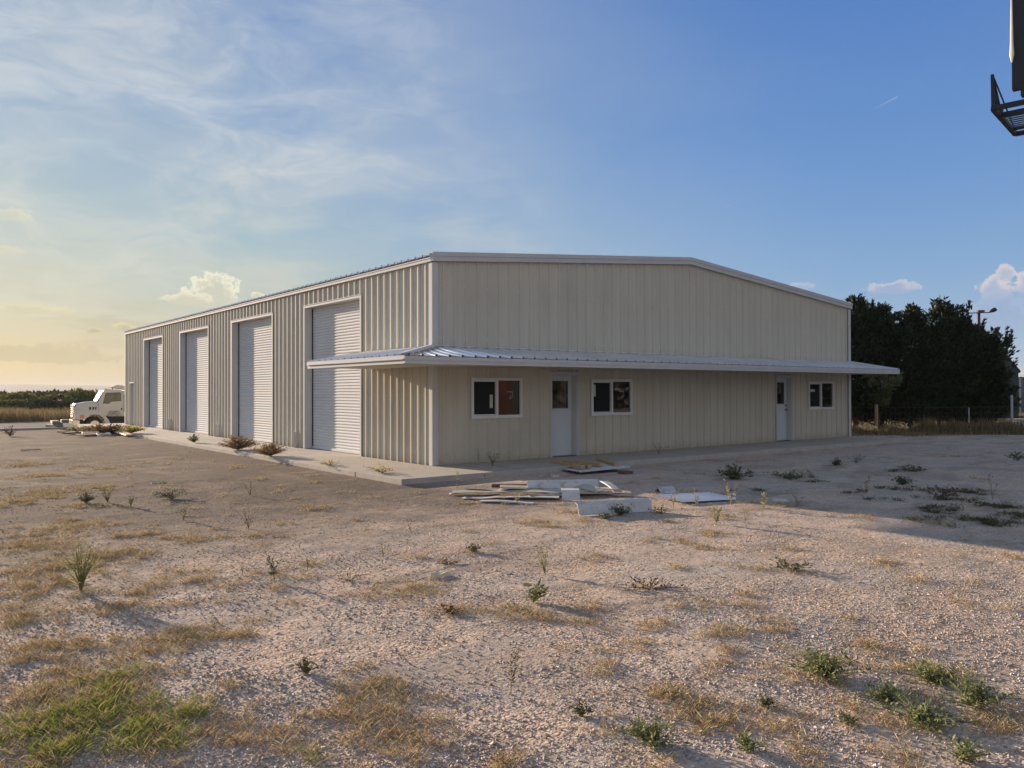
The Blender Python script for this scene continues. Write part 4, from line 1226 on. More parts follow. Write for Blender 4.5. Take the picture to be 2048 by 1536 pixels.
mb.build('handrail', M['iron'], bb)
for us_ in (.75, 3.5, 6.5):
    mb = MB(); mb.bar(q(us_, 1.9, .0), q(us_, 1.9, 1.35), .16); mb.bar(q(us_ - .35, 1.95, .95), q(us_ + .35, 1.95, .95), .3, .35); mb.build('support', M['iron'], bb)
pn0 = bpt(2024, 180, bz + 1.2) - B; pu, pv = float(pn0 @ uu), float(pn0 @ vv)
mb = MB(); c0 = B + uu * (pu + 5.6) + vv * (pv + .12) + zz3 * (1.2 + 2.3) - O_
mb.obox(c0, uu * 5.6, vv * .12, zz3 * 2.3); mb.build('sign_panel', M['iron'], bb)
mb = MB(); c1 = B + uu * (pu + .02) + vv * (pv - .1) + zz3 * (1.2 + 1.1) - O_
mb.tube([c1 - zz3 * .25, c1, c1 + zz3 * .35, c1 + zz3 * 2.0], [.02, .07, .05, .02], 6); mb.build('sunlit_edge_sliver', simple('painted_sunlit_edge', (.8, .78, .65), .5), bb)  # pale sliver, sunlight on the panel's end edge put into its colour

# ------------------------------------------------------------------ debris
def sheet(name, a, bq, wid, thick, mat, label, cat='metal offcut', group=None, corr=False, z0=.0, z1=None, tilt=0, up_flange=0):
    """flat or ribbed strip lying from a to b (ground xy)"""
    a = np.array(a); bq = np.array(bq); d = bq - a; Ls = np.linalg.norm(d); ang = atan2(d[1], d[0])
    gz0 = max(float(hgt(a[0], a[1])), float(hgt(bq[0], bq[1])), float(hgt(*(a + bq) / 2)))
    z1 = z0 if z1 is None else z1
    mb = MB()
    if corr:
        n = int(wid / .1); vs = []
        for k in range(n * 4 + 1):
            v = -wid / 2 + wid * k / (n * 4); dz = (0, 0, .03, .03)[k % 4] + tilt * v
            vs += [(0, v, z0 + dz), (Ls, v, z1 + dz)]
        mb.add(vs, [(2 * i, 2 * i + 2, 2 * i + 3, 2 * i + 1) for i in range(n * 4)])
    else:
        segs = 6; pv = None
        for k in range(segs):
            t0, t1 = k / segs, (k + 1) / segs
            f = lambda t: z0 + (z1 - z0) * t + .012 * sin(t * 5 + Ls * 7)
            mb.hexa([(Ls * t0, -wid / 2, f(t0) - tilt * wid / 2), (Ls * t1, -wid / 2, f(t1) - tilt * wid / 2), (Ls * t1, wid / 2, f(t1) + tilt * wid / 2), (Ls * t0, wid / 2, f(t0) + tilt * wid / 2),
                     (Ls * t0, -wid / 2, f(t0) + thick - tilt * wid / 2), (Ls * t1, -wid / 2, f(t1) + thick - tilt * wid / 2), (Ls * t1, wid / 2, f(t1) + thick + tilt * wid / 2), (Ls * t0, wid / 2, f(t0) + thick + tilt * wid / 2)])
        if up_flange: mb.box(0, Ls, wid / 2 - thick, wid / 2, z0, z0 + up_flange)
    o = mb.build(name, mat, loc=(a[0], a[1], gz0), rz=ang, recalc=not corr)
    return tag(o, label, cat, group)


M['scrapwhite'] = simple('scuffed_white_offcut', (.55, .555, .56), .6, var=.12, vscale=5, bump=.25, bscale=7, spec=.2, dirt=(.26, .19, .13), dscale=6, dfac=.55)
M['scrapbeige'] = simple('scuffed_beige_offcut', (.46, .43, .35), .6, var=.15, vscale=5, bump=.25, bscale=7, spec=.2, dirt=(.22, .16, .11), dscale=6, dfac=.6)
GR = 'metal trim offcuts piled in front of the building'
sheet('metal_sheet', gp(905, 992), gp(1225, 990), .34, .010, M['scrapbeige'], 'long flat beige sheet forming the middle layer of the scrap pile', 'sheet', GR, z0=.07, z1=.05)
sheet('metal_sheet', gp(925, 996), gp(1118, 998), .22, .008, M['scrapwhite'], 'white strip under the left half of the scrap pile', 'sheet', GR, z0=.02, z1=.04)
sheet('metal_sheet', gp(1000, 985), gp(1236, 985), .30, .008, M['scrapbeige'], 'wide beige sheet at the back of the scrap pile', 'sheet', GR, z0=.09, z1=.06)
sheet('metal_strip', gp(960, 1003), gp(1068, 1006), .13, .02, M['scrapwhite'], 'short white trim strip at the lower front of the scrap pile', 'metal offcut', GR, z0=.01)
sheet('metal_strip', gp(944, 1000), gp(1010, 1001), .10, .015, M['woodpale'], 'cream offcut catching the sun at the left front of the scrap pile', 'metal offcut', GR, z0=.04)
sheet('metal_strip', gp(900, 990), gp(985, 986), .10, .012, M['scrapbeige'], 'thin pointed beige strip sticking out left of the scrap pile', 'metal offcut', GR, z0=.03)
sheet('metal_strip', gp(1204, 976), gp(1238, 988), .12, .02, M['scrapwhite'], 'pale strip slanting down the right end of the scrap pile', 'metal offcut', GR, z0=.12, z1=.04)
for i_, (x0, y0, x1, y1, wd, zz_, mt_, lab_) in enumerate(((1000, 992, 1108, 983, .12, .10, 'scrapwhite', 'white strip slanting across the top of the scrap pile'), (1150, 984, 1200, 992, .16, .13, 'scrapbeige', 'short beige offcut on top right of the scrap pile'),
        (1060, 999, 1122, 994, .10, .06, 'scrapbeige', 'beige strip poking out under the middle of the scrap pile'), (1165, 995, 1268, 994, .06, .01, 'rust', 'thin dark strip on the ground right of the scrap pile'), (930, 988, 1010, 992, .14, .09, 'scrapwhite', 'bluish white strip on the left end of the scrap pile'))):
    sheet('metal_strip', gp(x0, y0), gp(x1, y1), wd, .008, M[mt_], lab_, 'metal offcut', GR, z0=zz_, z1=zz_ * .6, tilt=(-.25, .3, .2, 0, -.3)[i_])
# tall white back piece
a = np.array(gp(1055, 987)); bq = np.array(gp(1198, 985)); d = bq - a; ang = atan2(d[1], d[0]); Ls = np.linalg.norm(d)
mb = MB(); mb.hexa([(0, 0, .08), (Ls, 0, .08), (Ls, .01, .08), (0, .01, .08), (0, .09, .22), (Ls, .09, .225), (Ls, .10, .225), (0, .10, .22)]); mb.box(0, Ls, -.2, .0, .075, .085)
tag(mb.build('metal_angle', M['scrapwhite'], loc=(a[0], a[1], -.13), rz=ang), 'upright white angle trim along the back of the scrap pile', 'metal offcut', GR)
a = np.array(gp(1124, 1000)); bq = np.array(gp(1160, 1000)); d = bq - a; ang = atan2(d[1], d[0]); Ls = np.linalg.norm(d)
mb = MB(); mb.hexa([(0, -.03, .0), (Ls, -.03, .0), (Ls, -.02, .0), (0, -.02, .0), (0, .07, .15), (Ls, .07, .15), (Ls, .08, .15), (0, .08, .15)]); mb.box(0, Ls, .075, .3, .142, .15)
tag(mb.build('metal_angle', M['scrapwhite'], loc=(a[0], a[1], -.12), rz=ang), 'square white folded offcut hanging over the front of the scrap pile', 'metal offcut', GR)
a = gp(985, 977); bq = gp(1058, 982)
mb = MB(); mb.tube([(a[0], a[1], -.07), (bq[0], bq[1], -.03)], .035, 8); tag(mb.build('pipe', M['rust']), 'dark rusty pipe lying behind the scrap pile', 'pipe')
# L shaped gutter trim
a = np.array(gp(1158, 1031)); bq = np.array(gp(1306, 1023)); d = bq - a; ang = atan2(d[1], d[0]); Ls = np.linalg.norm(d)
mb = MB(); mb.hexa([(0, 0, .0), (Ls, 0, .0), (Ls, .008, .0), (0, .008, .0), (.0, .05, .125), (Ls, .05, .13), (Ls, .058, .13), (.0, .058, .125)])
mb.hexa([(0, .05, .125), (Ls, .05, .13), (Ls, .05, .138), (0, .05, .133), (0, .14, .155), (Ls, .14, .16), (Ls, .14, .167), (0, .14, .162)])
mb.box(0, Ls, -.04, 0, 0, .006)
tag(mb.build('metal_angle', M['scrapwhite'], loc=(a[0], a[1], -.115), rz=ang), 'long white L shaped trim standing on the gravel in front of the scrap pile', 'metal offcut')
# small ridge offcut
a = np.array(gp(1328, 984)); mb = MB()
mb.hexa([(-.2, -.12, 0), (.1, -.2, 0), (.1, -.195, 0), (-.2, -.115, 0), (-.16, .0, .09), (.16, -.06, .09), (.16, -.055, .09), (-.16, .005, .09)])
mb.hexa([(-.16, .0, .09), (.16, -.06, .09), (.16, -.06, .095), (-.16, 0, .095), (-.1, .12, 0), (.22, .06, 0), (.22, .065, 0), (-.1, .125, 0)])
tag(mb.build('metal_angle', M['scrapwhite'], loc=(a[0], a[1], -.12)), 'small white folded offcut alone on the shaded gravel', 'metal offcut')
sheet('corrugated_offcut', gp(1335, 1003), gp(1445, 996), .75, .01, M['galv'], 'silver corrugated offcut lying flat at the edge of the shade', 'sheet', corr=True, z0=.03, z1=.02)
# panel with four boards on it
a = np.array(gp(1110, 944)); bq = np.array(gp(1225, 941))
pa, pb, pc_, pd = np.array(gp(1160, 950)), np.array(gp(1262, 943)), np.array(gp(1190, 932)), np.array(gp(1083, 937))
c0 = (pa + pb + pc_ + pd) / 4
mb = MB(); n = 26
for k in range(n):
    t0, t1 = k / n, (k + 1) / n
    # ribs run from left-front edge to the right-back edge
    l0 = pd + (pa - pd) * t0; l1 = pd + (pa - pd) * t1; r0 = pc_ + (pb - pc_) * t0; r1 = pc_ + (pb - pc_) * t1
    z0_, z1_ = ((.03, .05) if k % 2 == 0 else (.05, .03))
    mb.add([(l0[0] - c0[0], l0[1] - c0[1], z0_ + .01), (r0[0] - c0[0], r0[1] - c0[1], z0_ + .05), (r1[0] - c0[0], r1[1] - c0[1], z1_ + .05), (l1[0] - c0[0], l1[1] - c0[1], z1_ + .01)], [(0, 1, 2, 3)])
tag(mb.build('roof_sheet', M['scrapwhite'], loc=(c0[0], c0[1], -.11), recalc=False), 'white corrugated sheet under the boards beside the walkway', 'sheet')
for (x0, y0, x1, y1, lab) in ((1104, 934, 1166, 946, 'leftmost of the four boards on the corrugated sheet'), (1128, 933, 1180, 945, 'second board from the left on the corrugated sheet'),
                              (1150, 934, 1203, 942, 'third board from the left on the corrugated sheet'), (1196, 929, 1233, 941, 'rightmost board on the corrugated sheet, set apart')):
    a = gp(x0, y0 + 2); bq = gp(x1, y1 + 1)
    mb = MB(); mb.bar((a[0], a[1], .01), (bq[0], bq[1], .015), .09, .075)
    tag(mb.build('lumber_board', M['wood'], bevel=.004), lab, 'board', 'boards lying on the corrugated sheet')
# bricks under right end
p = gp(1252, 948); mb = MB(); mb.box(-.15, .12, -.1, .1, 0, .06); tag(mb.build('scrap_block', M['rust'], loc=(p[0], p[1], -.12), bevel=.01), 'dark block under the right end of the corrugated sheet', 'block')
# far left lumber
for (x0, y0, x1, y1, wd, th, mt, lab) in ((152, 874, 206, 871, .22, .05, 'woodpale', 'pale broken board nearest the camera in the far left lumber scraps'),
        (176, 863, 214, 864, .3, .06, 'woodpale', 'pale board lying flat in the middle of the far left lumber scraps'), (233, 866, 262, 874, .35, .06, 'woodpale', 'pale tan board end beside the yellow bush'),
        (130, 870, 182, 865, .2, .05, 'woodgrey', 'dark grey board left in the far left lumber scraps'), (118, 867, 170, 868, .2, .05, 'woodgrey', 'thin dark slat furthest left among the lumber scraps'),
        (168, 873, 182, 864, .1, .05, 'woodgrey', 'dark stick crossing the pale lumber scraps'), (216, 861, 240, 865, .2, .06, 'woodpale', 'pale strip beside the slab edge near the truck'), (190, 861, 230, 862, .2, .05, 'woodgrey', 'dark strip behind the white hoop near the truck')):
    a = gp(x0, y0); bq = gp(x1, y1); mb = MB(); mb.bar((a[0], a[1], -.05), (bq[0], bq[1], -.05), wd, th)
    tag(mb.build('lumber_board', M[mt], bevel=.01), lab, 'board', 'lumber scraps near the far left end of the slab')
# white hoop
p = gp(208, 872); mb = MB(); mb.tube([(cos(t) * .22, sin(t) * .5, .06 + .03 * sin(3 * t)) for t in np.linspace(0, 5.2, 16)], .045, 6)
tag(mb.build('hose_coil', M['trim'], loc=(p[0], p[1], -.12)), 'white hoop of tubing in the far left scraps', 'tubing')
p = gp(181, 871); mb = MB(); mb.box(-.3, .3, -.12, .12, 0, .14); tag(mb.build('wood_block', M['woodpale'], loc=(p[0], p[1], -.12), bevel=.02), 'pale wooden block among the far left scraps', 'block')
# grey stacked timbers by the kerb
for i, (x0, y0, x1, y1, z, lab) in enumerate(((98, 856, 120, 858, .05, 'grey timber at the bottom of the heap by the kerb'), (102, 852, 118, 858, .15, 'grey timber slanting across the heap by the kerb'), (108, 851, 124, 855, .25, 'topmost grey timber of the heap by the kerb'), (96, 853, 112, 858, .22, 'short grey timber left in the heap by the kerb'))):
    a = gp(x0, y0); bq = gp(x1, y1); a = (a[0], min(a[1], 29.0)); bq = (bq[0], min(bq[1], 28.2)); mb = MB(); mb.bar((a[0], a[1], -.05 + z), (bq[0], bq[1], z - .05), .3, .15)
    tag(mb.build('timber', M['woodgrey'], bevel=.02), lab, 'timber', 'grey timbers heaped by the kerb')
# small litter
for (x, y, s, mt, lab) in ((1560, 1004, .12, 'trim', 'white crumpled scrap lying in the shade near the tall weeds'), (62, 901, .3, 'woodpale', 'thin pale stick lying on the packed dirt at far left'), (315, 965, .12, 'woodpale', 'small pale chip on the packed dirt'), (880, 1155, .1, 'woodpale', 'pale splinter on the sunlit gravel left of centre'),
                       (1110, 953, .08, 'rubble', 'whitish stone beside the corrugated sheet'), (1430, 993, .1, 'trim', 'thin white scrap at the end of the corrugated offcut')):
    p = gp(x, y); mb = MB(); mb.hexa([(-s, -.03, 0), (s, -.05, .0), (s, .03, .0), (-s, .04, 0), (-s * .9, -.02, .03), (s * .8, -.03, .04), (s, .03, .02), (-s, .03, .05)])
    tag(mb.build('scrap_piece', M[mt], loc=(p[0], p[1], float(hgt(*p))), rz=random.uniform(-.6, .6)), lab, 'scrap')

# ------------------------------------------------------------------ gravel stones near the camera
M['stone'], nt, b = newmat('gravel_stones')
gn = nt.nodes.new('ShaderNodeNewGeometry')
c = ramp(nt, gn.outputs['Random Per Island'], [(0, (.25, .19, .15)), (.3, (.40, .31, .245)), (.6, (.48, .39, .315)), (.85, (.56, .475, .395)), (1, (.68, .60, .52))])
nt.links.new(c, b.inputs['Base Color']); b.inputs['Roughness'].default_value = .85; b.inputs['Specular IOR Level'].default_value = .25


def stones(n, dmin, dmax, smin, smax, seed, power=1.0, lat=.78):
    rng = np.random.default_rng(seed)
    dep = 1 / rng.uniform(1 / dmax, 1 / dmin, n) if power else rng.uniform(dmin, dmax, n)
    la = rng.uniform(-lat, lat, n) * dep
    x = CAM[0] + FW[0] * dep + RT[0] * la; y = CAM[1] + FW[1] * dep + RT[1] * la
    cl = .6 * fbm(x, y, .7, 3, 60) + .4 * fbm(x, y, 3.0, 2, 61)
    keep = (~((x > -2.0) & (y > -2.0))) & (rng.uniform(0, 1, n) < .25 + 1.7 * np.clip(cl - .35, 0, 1) * 1.8)
    x, y, dep = x[keep], y[keep], dep[keep]; n = len(x)
    s = rng.uniform(0, 1, n) ** 2.2 * (smax - smin) + smin
    z = hgt(x, y) + s * .18
    base = np.array([[1, 0, 0], [0, 1, 0], [-1, 0, 0], [0, -1, 0], [0, 0, .8], [0, 0, -.6]], float)
    Fb = np.array([[0, 1, 4], [1, 2, 4], [2, 3, 4], [3, 0, 4], [1, 0, 5], [2, 1, 5], [3, 2, 5], [0, 3, 5]])
    Vn = base[None] * rng.uniform(.65, 1.25, (n, 6, 1)) + rng.normal(0, .16, (n, 6, 3))
    Vn = Vn * (s[:, None, None] * rng.uniform(.7, 1.2, (n, 1, 3)) * [1, 1, .8])
    a = rng.uniform(0, 2 * pi, n); ca, sa = np.cos(a)[:, None], np.sin(a)[:, None]
    xr = Vn[..., 0] * ca - Vn[..., 1] * sa; yr = Vn[..., 0] * sa + Vn[..., 1] * ca
    Vn = np.stack([xr + x[:, None], yr + y[:, None], Vn[..., 2] + z[:, None]], -1)
    Fn = (Fb[None] + (np.arange(n) * 6)[:, None, None]).reshape(-1, 3)
    return Vn.reshape(-1, 3), Fn


Va, Fa = stones(130000, 3.0, 15, .004, .013, 1)
Vb, Fb_ = stones(5000, 3.0, 26, .008, .019, 2)
tag(fast('gravel', np.concatenate([Va, Vb]), np.concatenate([Fa, Fb_ + len(Va)]), M['stone']), 'loose crushed stone scattered over the yard', 'gravel', kind='stuff')

rng = np.random.default_rng(31); mbt = MB()
for k in range(260):
    dep = 4.2 + 16 * rng.random() ** 1.5; la = rng.uniform(-.68, .68) * dep
    x = CAM[0] + FW[0] * dep + RT[0] * la; y = CAM[1] + FW[1] * dep + RT[1] * la
    if x > -2.1 and y > -2.1: continue
    z = float(hgt(x, y)) + .006; a = rng.uniform(0, 6.28); l_ = rng.uniform(.03, .13); r_w = .0015 + .0002 * dep
    mbt.tube([(x, y, z), (x + cos(a) * l_ * .5, y + sin(a) * l_ * .5, z + rng.uniform(.002, .02)), (x + cos(a + .3) * l_, y + sin(a + .3) * l_, z + .003)], r_w, 3, cap=False)
tag(mbt.build('twigs', M['wstem'] if 'wstem' in M else M['woodpale'], recalc=False), 'tiny pale twigs and straw bits littering the gravel', 'litter', kind='stuff')

# ------------------------------------------------------------------ grass
def blades(P_, hgt_, wid, lean, rng, flat=.5):
    n = len(P_)
    a = rng.uniform(0, 2 * pi, n); lx = np.cos(a) * lean; ly = np.sin(a) * lean
    d = np.stack([lx, ly, np.ones(n) * (1 - flat) + rng.uniform(0, .3, n)], 1); d /= np.linalg.norm(d, axis=1)[:, None]
    s = np.stack([-np.sin(a), np.cos(a), np.zeros(n)], 1)
    tip = P_ + d * hgt_[:, None]; mid_ = P_ + d * hgt_[:, None] * .55 + np.array([0, 0, 1]) * (hgt_ * .08)[:, None]
    V = np.stack([P_ - s * wid[:, None] / 2, P_ + s * wid[:, None] / 2, mid_ + s * wid[:, None] * .35, tip, mid_ - s * wid[:, None] * .35], 1).reshape(-1, 3)
    return V, np.arange(n * 5).reshape(n, 5)


def grass(L, dens, hlo, hhi, seed, lean=(.5, 1.6), flat=.45, wmul=1.0):
    rng = np.random.default_rng(seed); Vs = []; Fs = []; off = 0
    for (cx, cy, r, d, dep) in L:
        n = int(min(5200, dens * d * pi * r * r * (6 / max(dep, 5)) ** .9))
        if n < 4: n = 4
        # clumps inside the patch
        nc = max(3, int(n / 26)); a = rng.uniform(0, 2 * pi, nc); q = rng.uniform(0, 1, nc) ** .75 * r * (.6 + .75 * rng.uniform(0, 1, nc))
        ccx, ccy = cx + np.cos(a) * q, cy + np.sin(a) * q
        k = rng.integers(0, nc, n); x = ccx[k] + rng.normal(0, .028 + .01 * dep / 6, n); y = ccy[k] + rng.normal(0, .028 + .01 * dep / 6, n)
        ok = ~((x > -1.9) & (y > -1.9)); x, y = x[ok], y[ok]; n = len(x)
        if n == 0: continue
        P_ = np.stack([x, y, hgt(x, y)], 1)
        H_ = rng.uniform(hlo, hhi, n) * (.6 + .6 * rng.uniform(0, 1, nc)[k[ok]])
        Wd = rng.uniform(.0022, .0042, n) * wmul * max(1, dep / 7)
        V, Fc = blades(P_, H_, Wd, rng.uniform(*lean, n), rng, flat)
        Vs.append(V); Fs.append(Fc + off); off += len(V)
    return np.concatenate(Vs), np.concatenate(Fs)


M['drygrass'] = island('dry_grass', [(0, (.28, .20, .11)), (.35, (.46, .36, .21)), (.7, (.62, .50, .31)), (1, (.76, .66, .45))], .75, .25, .2)
M['greengrass'] = island('green_grass', [(0, (.17, .23, .05)), (.35, (.31, .38, .09)), (.65, (.45, .49, .15)), (.8, (.56, .46, .23)), (1, (.66, .54, .32))], .7, .3, .2)
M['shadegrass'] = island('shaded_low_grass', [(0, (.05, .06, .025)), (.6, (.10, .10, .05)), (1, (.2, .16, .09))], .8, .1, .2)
V, Fc = grass([(a_, b_, c_ * 1.12, d_, e_) for a_, b_, c_, d_, e_ in PW] + [(a_, b_, c_ * .9, d_ * .5, e_) for a_, b_, c_, d_, e_ in GW], 2700, .02, .075, 5)
tag(fast('dry_grass', V, Fc, M['drygrass']), 'matted tan dry grass growing through the gravel', 'grass', kind='stuff')
V, Fc = grass(GW, 2300, .03, .10, 6, (.5, 1.5), .4)
tag(fast('green_grass', V, Fc, M['greengrass']), 'green grass patch in the lower left corner', 'grass', kind='stuff')
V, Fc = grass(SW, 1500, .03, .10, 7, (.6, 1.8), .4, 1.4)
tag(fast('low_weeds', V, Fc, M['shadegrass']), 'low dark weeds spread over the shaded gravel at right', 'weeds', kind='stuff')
# grass margin below the cedars and along the fence
rng = np.random.default_rng(9); n = 26000
s = rng.uniform(-1.2, FL + 2, n); o_ = rng.normal(-.45, .55, n) + .5 * (fbm(s, s * 0, .6, 2, 70) - .5)
pxn = np.array([-fdir[1], fdir[0]])
x = FA[0] + fdir[0] * s + pxn[0] * o_ * -1 * -1; y = FA[1] + fdir[1] * s + pxn[1] * o_
hmul = .25 + 3.0 * np.clip(fbm(x, y, 1.3, 3, 33) - .3, 0, 1) ** 1.5
ok = ~((x < 17.6) & (y > -2)); x, y, hmul = x[ok], y[ok], hmul[ok]; n = len(x)
V, Fc = blades(np.stack([x, y, hgt(x, y)], 1), rng.uniform(.15, .60, n) * hmul, rng.uniform(.012, .026, n), rng.uniform(.05, .5, n), rng, .1)
n2 = 5000; s2 = rng.uniform(-1.2, FL + 2, n2); o2 = rng.normal(-1.5, .5, n2)
x2 = FA[0] + fdir[0] * s2 + pxn[0] * o2; y2 = FA[1] + fdir[1] * s2 + pxn[1] * o2
ok = (fbm(x2, y2, .9, 3, 91) > .5) & ~((x2 < 17.6) & (y2 > -2)); x2, y2 = x2[ok], y2[ok]
V2, F2 = blades(np.stack([x2, y2, hgt(x2, y2)], 1), rng.uniform(.05, .22, len(x2)), rng.uniform(.010, .02, len(x2)), rng.uniform(.3, 1.2, len(x2)), rng, .3)
Fc = np.concatenate([Fc, F2 + len(V)]); V = np.concatenate([V, V2])
M['fencegrass'] = island('fence_line_grass', [(0, (.13, .10, .05)), (.5, (.26, .20, .10)), (1, (.48, .37, .21))], .8, .2)
tag(fast('fence_grass', V, Fc, M['fencegrass']), 'ragged dry grass along the wire fence', 'grass', kind='stuff')
# field grass beyond the road
n = 60000; x = rng.uniform(-22, 26, n); y = 67 + rng.uniform(0, 1, n) ** 1.3 * 34
V, Fc = blades(np.stack([x, y, hgt(x, y)], 1), rng.uniform(.3, 1.0, n) * (.5 + fbm(x, y, .25, 3, 12)), rng.uniform(.03, .07, n), rng.uniform(.05, .5, n), rng, .1)
tag(fast('field_grass', V, Fc, M['fencegrass']), 'tall tan pasture grass between the road and the bushes', 'grass', kind='stuff')

# ------------------------------------------------------------------ individual weeds
M['wgreen'] = island('weed_leaf_green', [(0, (.10, .115, .045)), (.5, (.18, .20, .08)), (1, (.30, .31, .15))], .75, .25)
M['wdark'] = island('weed_leaf_dark', [(0, (.06, .075, .035)), (.6, (.11, .125, .06)), (1, (.20, .20, .10))], .8, .15)
M['wpale'] = island('weed_leaf_pale', [(0, (.17, .18, .08)), (.5, (.30, .30, .15)), (1, (.42, .38, .22))], .75, .3)
M['wbrown'] = island('weed_leaf_brown', [(0, (.05, .03, .015)), (.6, (.11, .07, .035)), (1, (.2, .13, .07))], .85, .05)
M['wred'] = island('tumbleweed_red', [(0, (.17, .10, .055)), (.5, (.34, .22, .12)), (1, (.52, .38, .23))], .85, .15)
M['wyel'] = island('weed_yellow', [(0, (.25, .20, .04)), (.5, (.45, .36, .07)), (1, (.6, .5, .14))], .8, .2)
M['wstem'] = simple('dry_stem', (.22, .16, .09), .8)
M['wstemg'] = simple('green_stem', (.13, .15, .06), .8)


def weed(name, px, py, h, spread, nst, nlf, lsz, mat, label, cat='weed', group=None, stem='wstemg', kind='upright', seed=None):
    x, y = gp(px, py); z = float(hgt(x, y)); rng = np.random.default_rng(seed or int(px * 7 + py))
    if -1.9 < x < 17.3 and y > -1.9: z = 0.0
    if name in ('weed', 'sapling', 'tall_weed') and py > 1030: h *= .82; nlf = int(nlf * .72)
    o = empty(name, (x, y, z), 0, label, cat, group)
    mb = MB(); cs = []; ns = []
    dep = float((np.array([x, y, 0]) - CAM) @ FW); sr = max(.0022, dep * .00022)
    for k in range(nst):
        a = rng.uniform(0, 2 * pi)
        if kind in ('upright', 'blade'): sp = spread * rng.uniform(.2, 1); hh = h * rng.uniform(.6, 1)
        elif kind == 'bush': sp = spread * rng.uniform(.1, 1.05); hh = h * rng.uniform(.45, 1) * (1.1 - .5 * sp / spread)
        else: sp = spread * rng.uniform(.5, 1.1); hh = h * rng.uniform(.3, 1)
        pts = []
        for j in range(5):
            t = j / 4; wob = rng.normal(0, .03 * h, 2)
            bend = t ** 1.4 if kind != 'low' else t
            zz = hh * (t if kind != 'low' else (1 - (1 - t) ** 2))
            pts.append(np.array([cos(a) * sp * bend + wob[0] * t, sin(a) * sp * bend + wob[1] * t, zz]))
        mb.tube(pts, [sr * 1.3, sr * 1.1, sr, sr * .8, sr * .5], 3, cap=False)
        m_ = nlf // nst
        if m_ <= 0: continue
        t = rng.uniform(.12, 1.0, m_) ** .8 * 4; i0 = np.minimum(t.astype(int), 3); fr = t - i0
        PT = np.array(pts); c = PT[i0] * (1 - fr[:, None]) + PT[i0 + 1] * fr[:, None]
        cs.append(c + rng.normal(0, lsz * .25, c.shape)); aa = rng.uniform(0, 2 * pi, m_)
        ns.append(np.stack([np.cos(aa), np.sin(aa), rng.uniform(.1, 1.0, m_)], 1))
    mb.build('stems', M[stem], o, recalc=False)
    if cs:
        V, Fc = leaf_cloud(np.concatenate(cs), np.concatenate(ns), lsz, 14 if kind == 'blade' else 3.4 if kind == 'upright' else 2.8, .35, rng)
        V[:, 2] = np.maximum(V[:, 2], .002)
        fast('leaves', V, Fc, M[mat], o)
    return o


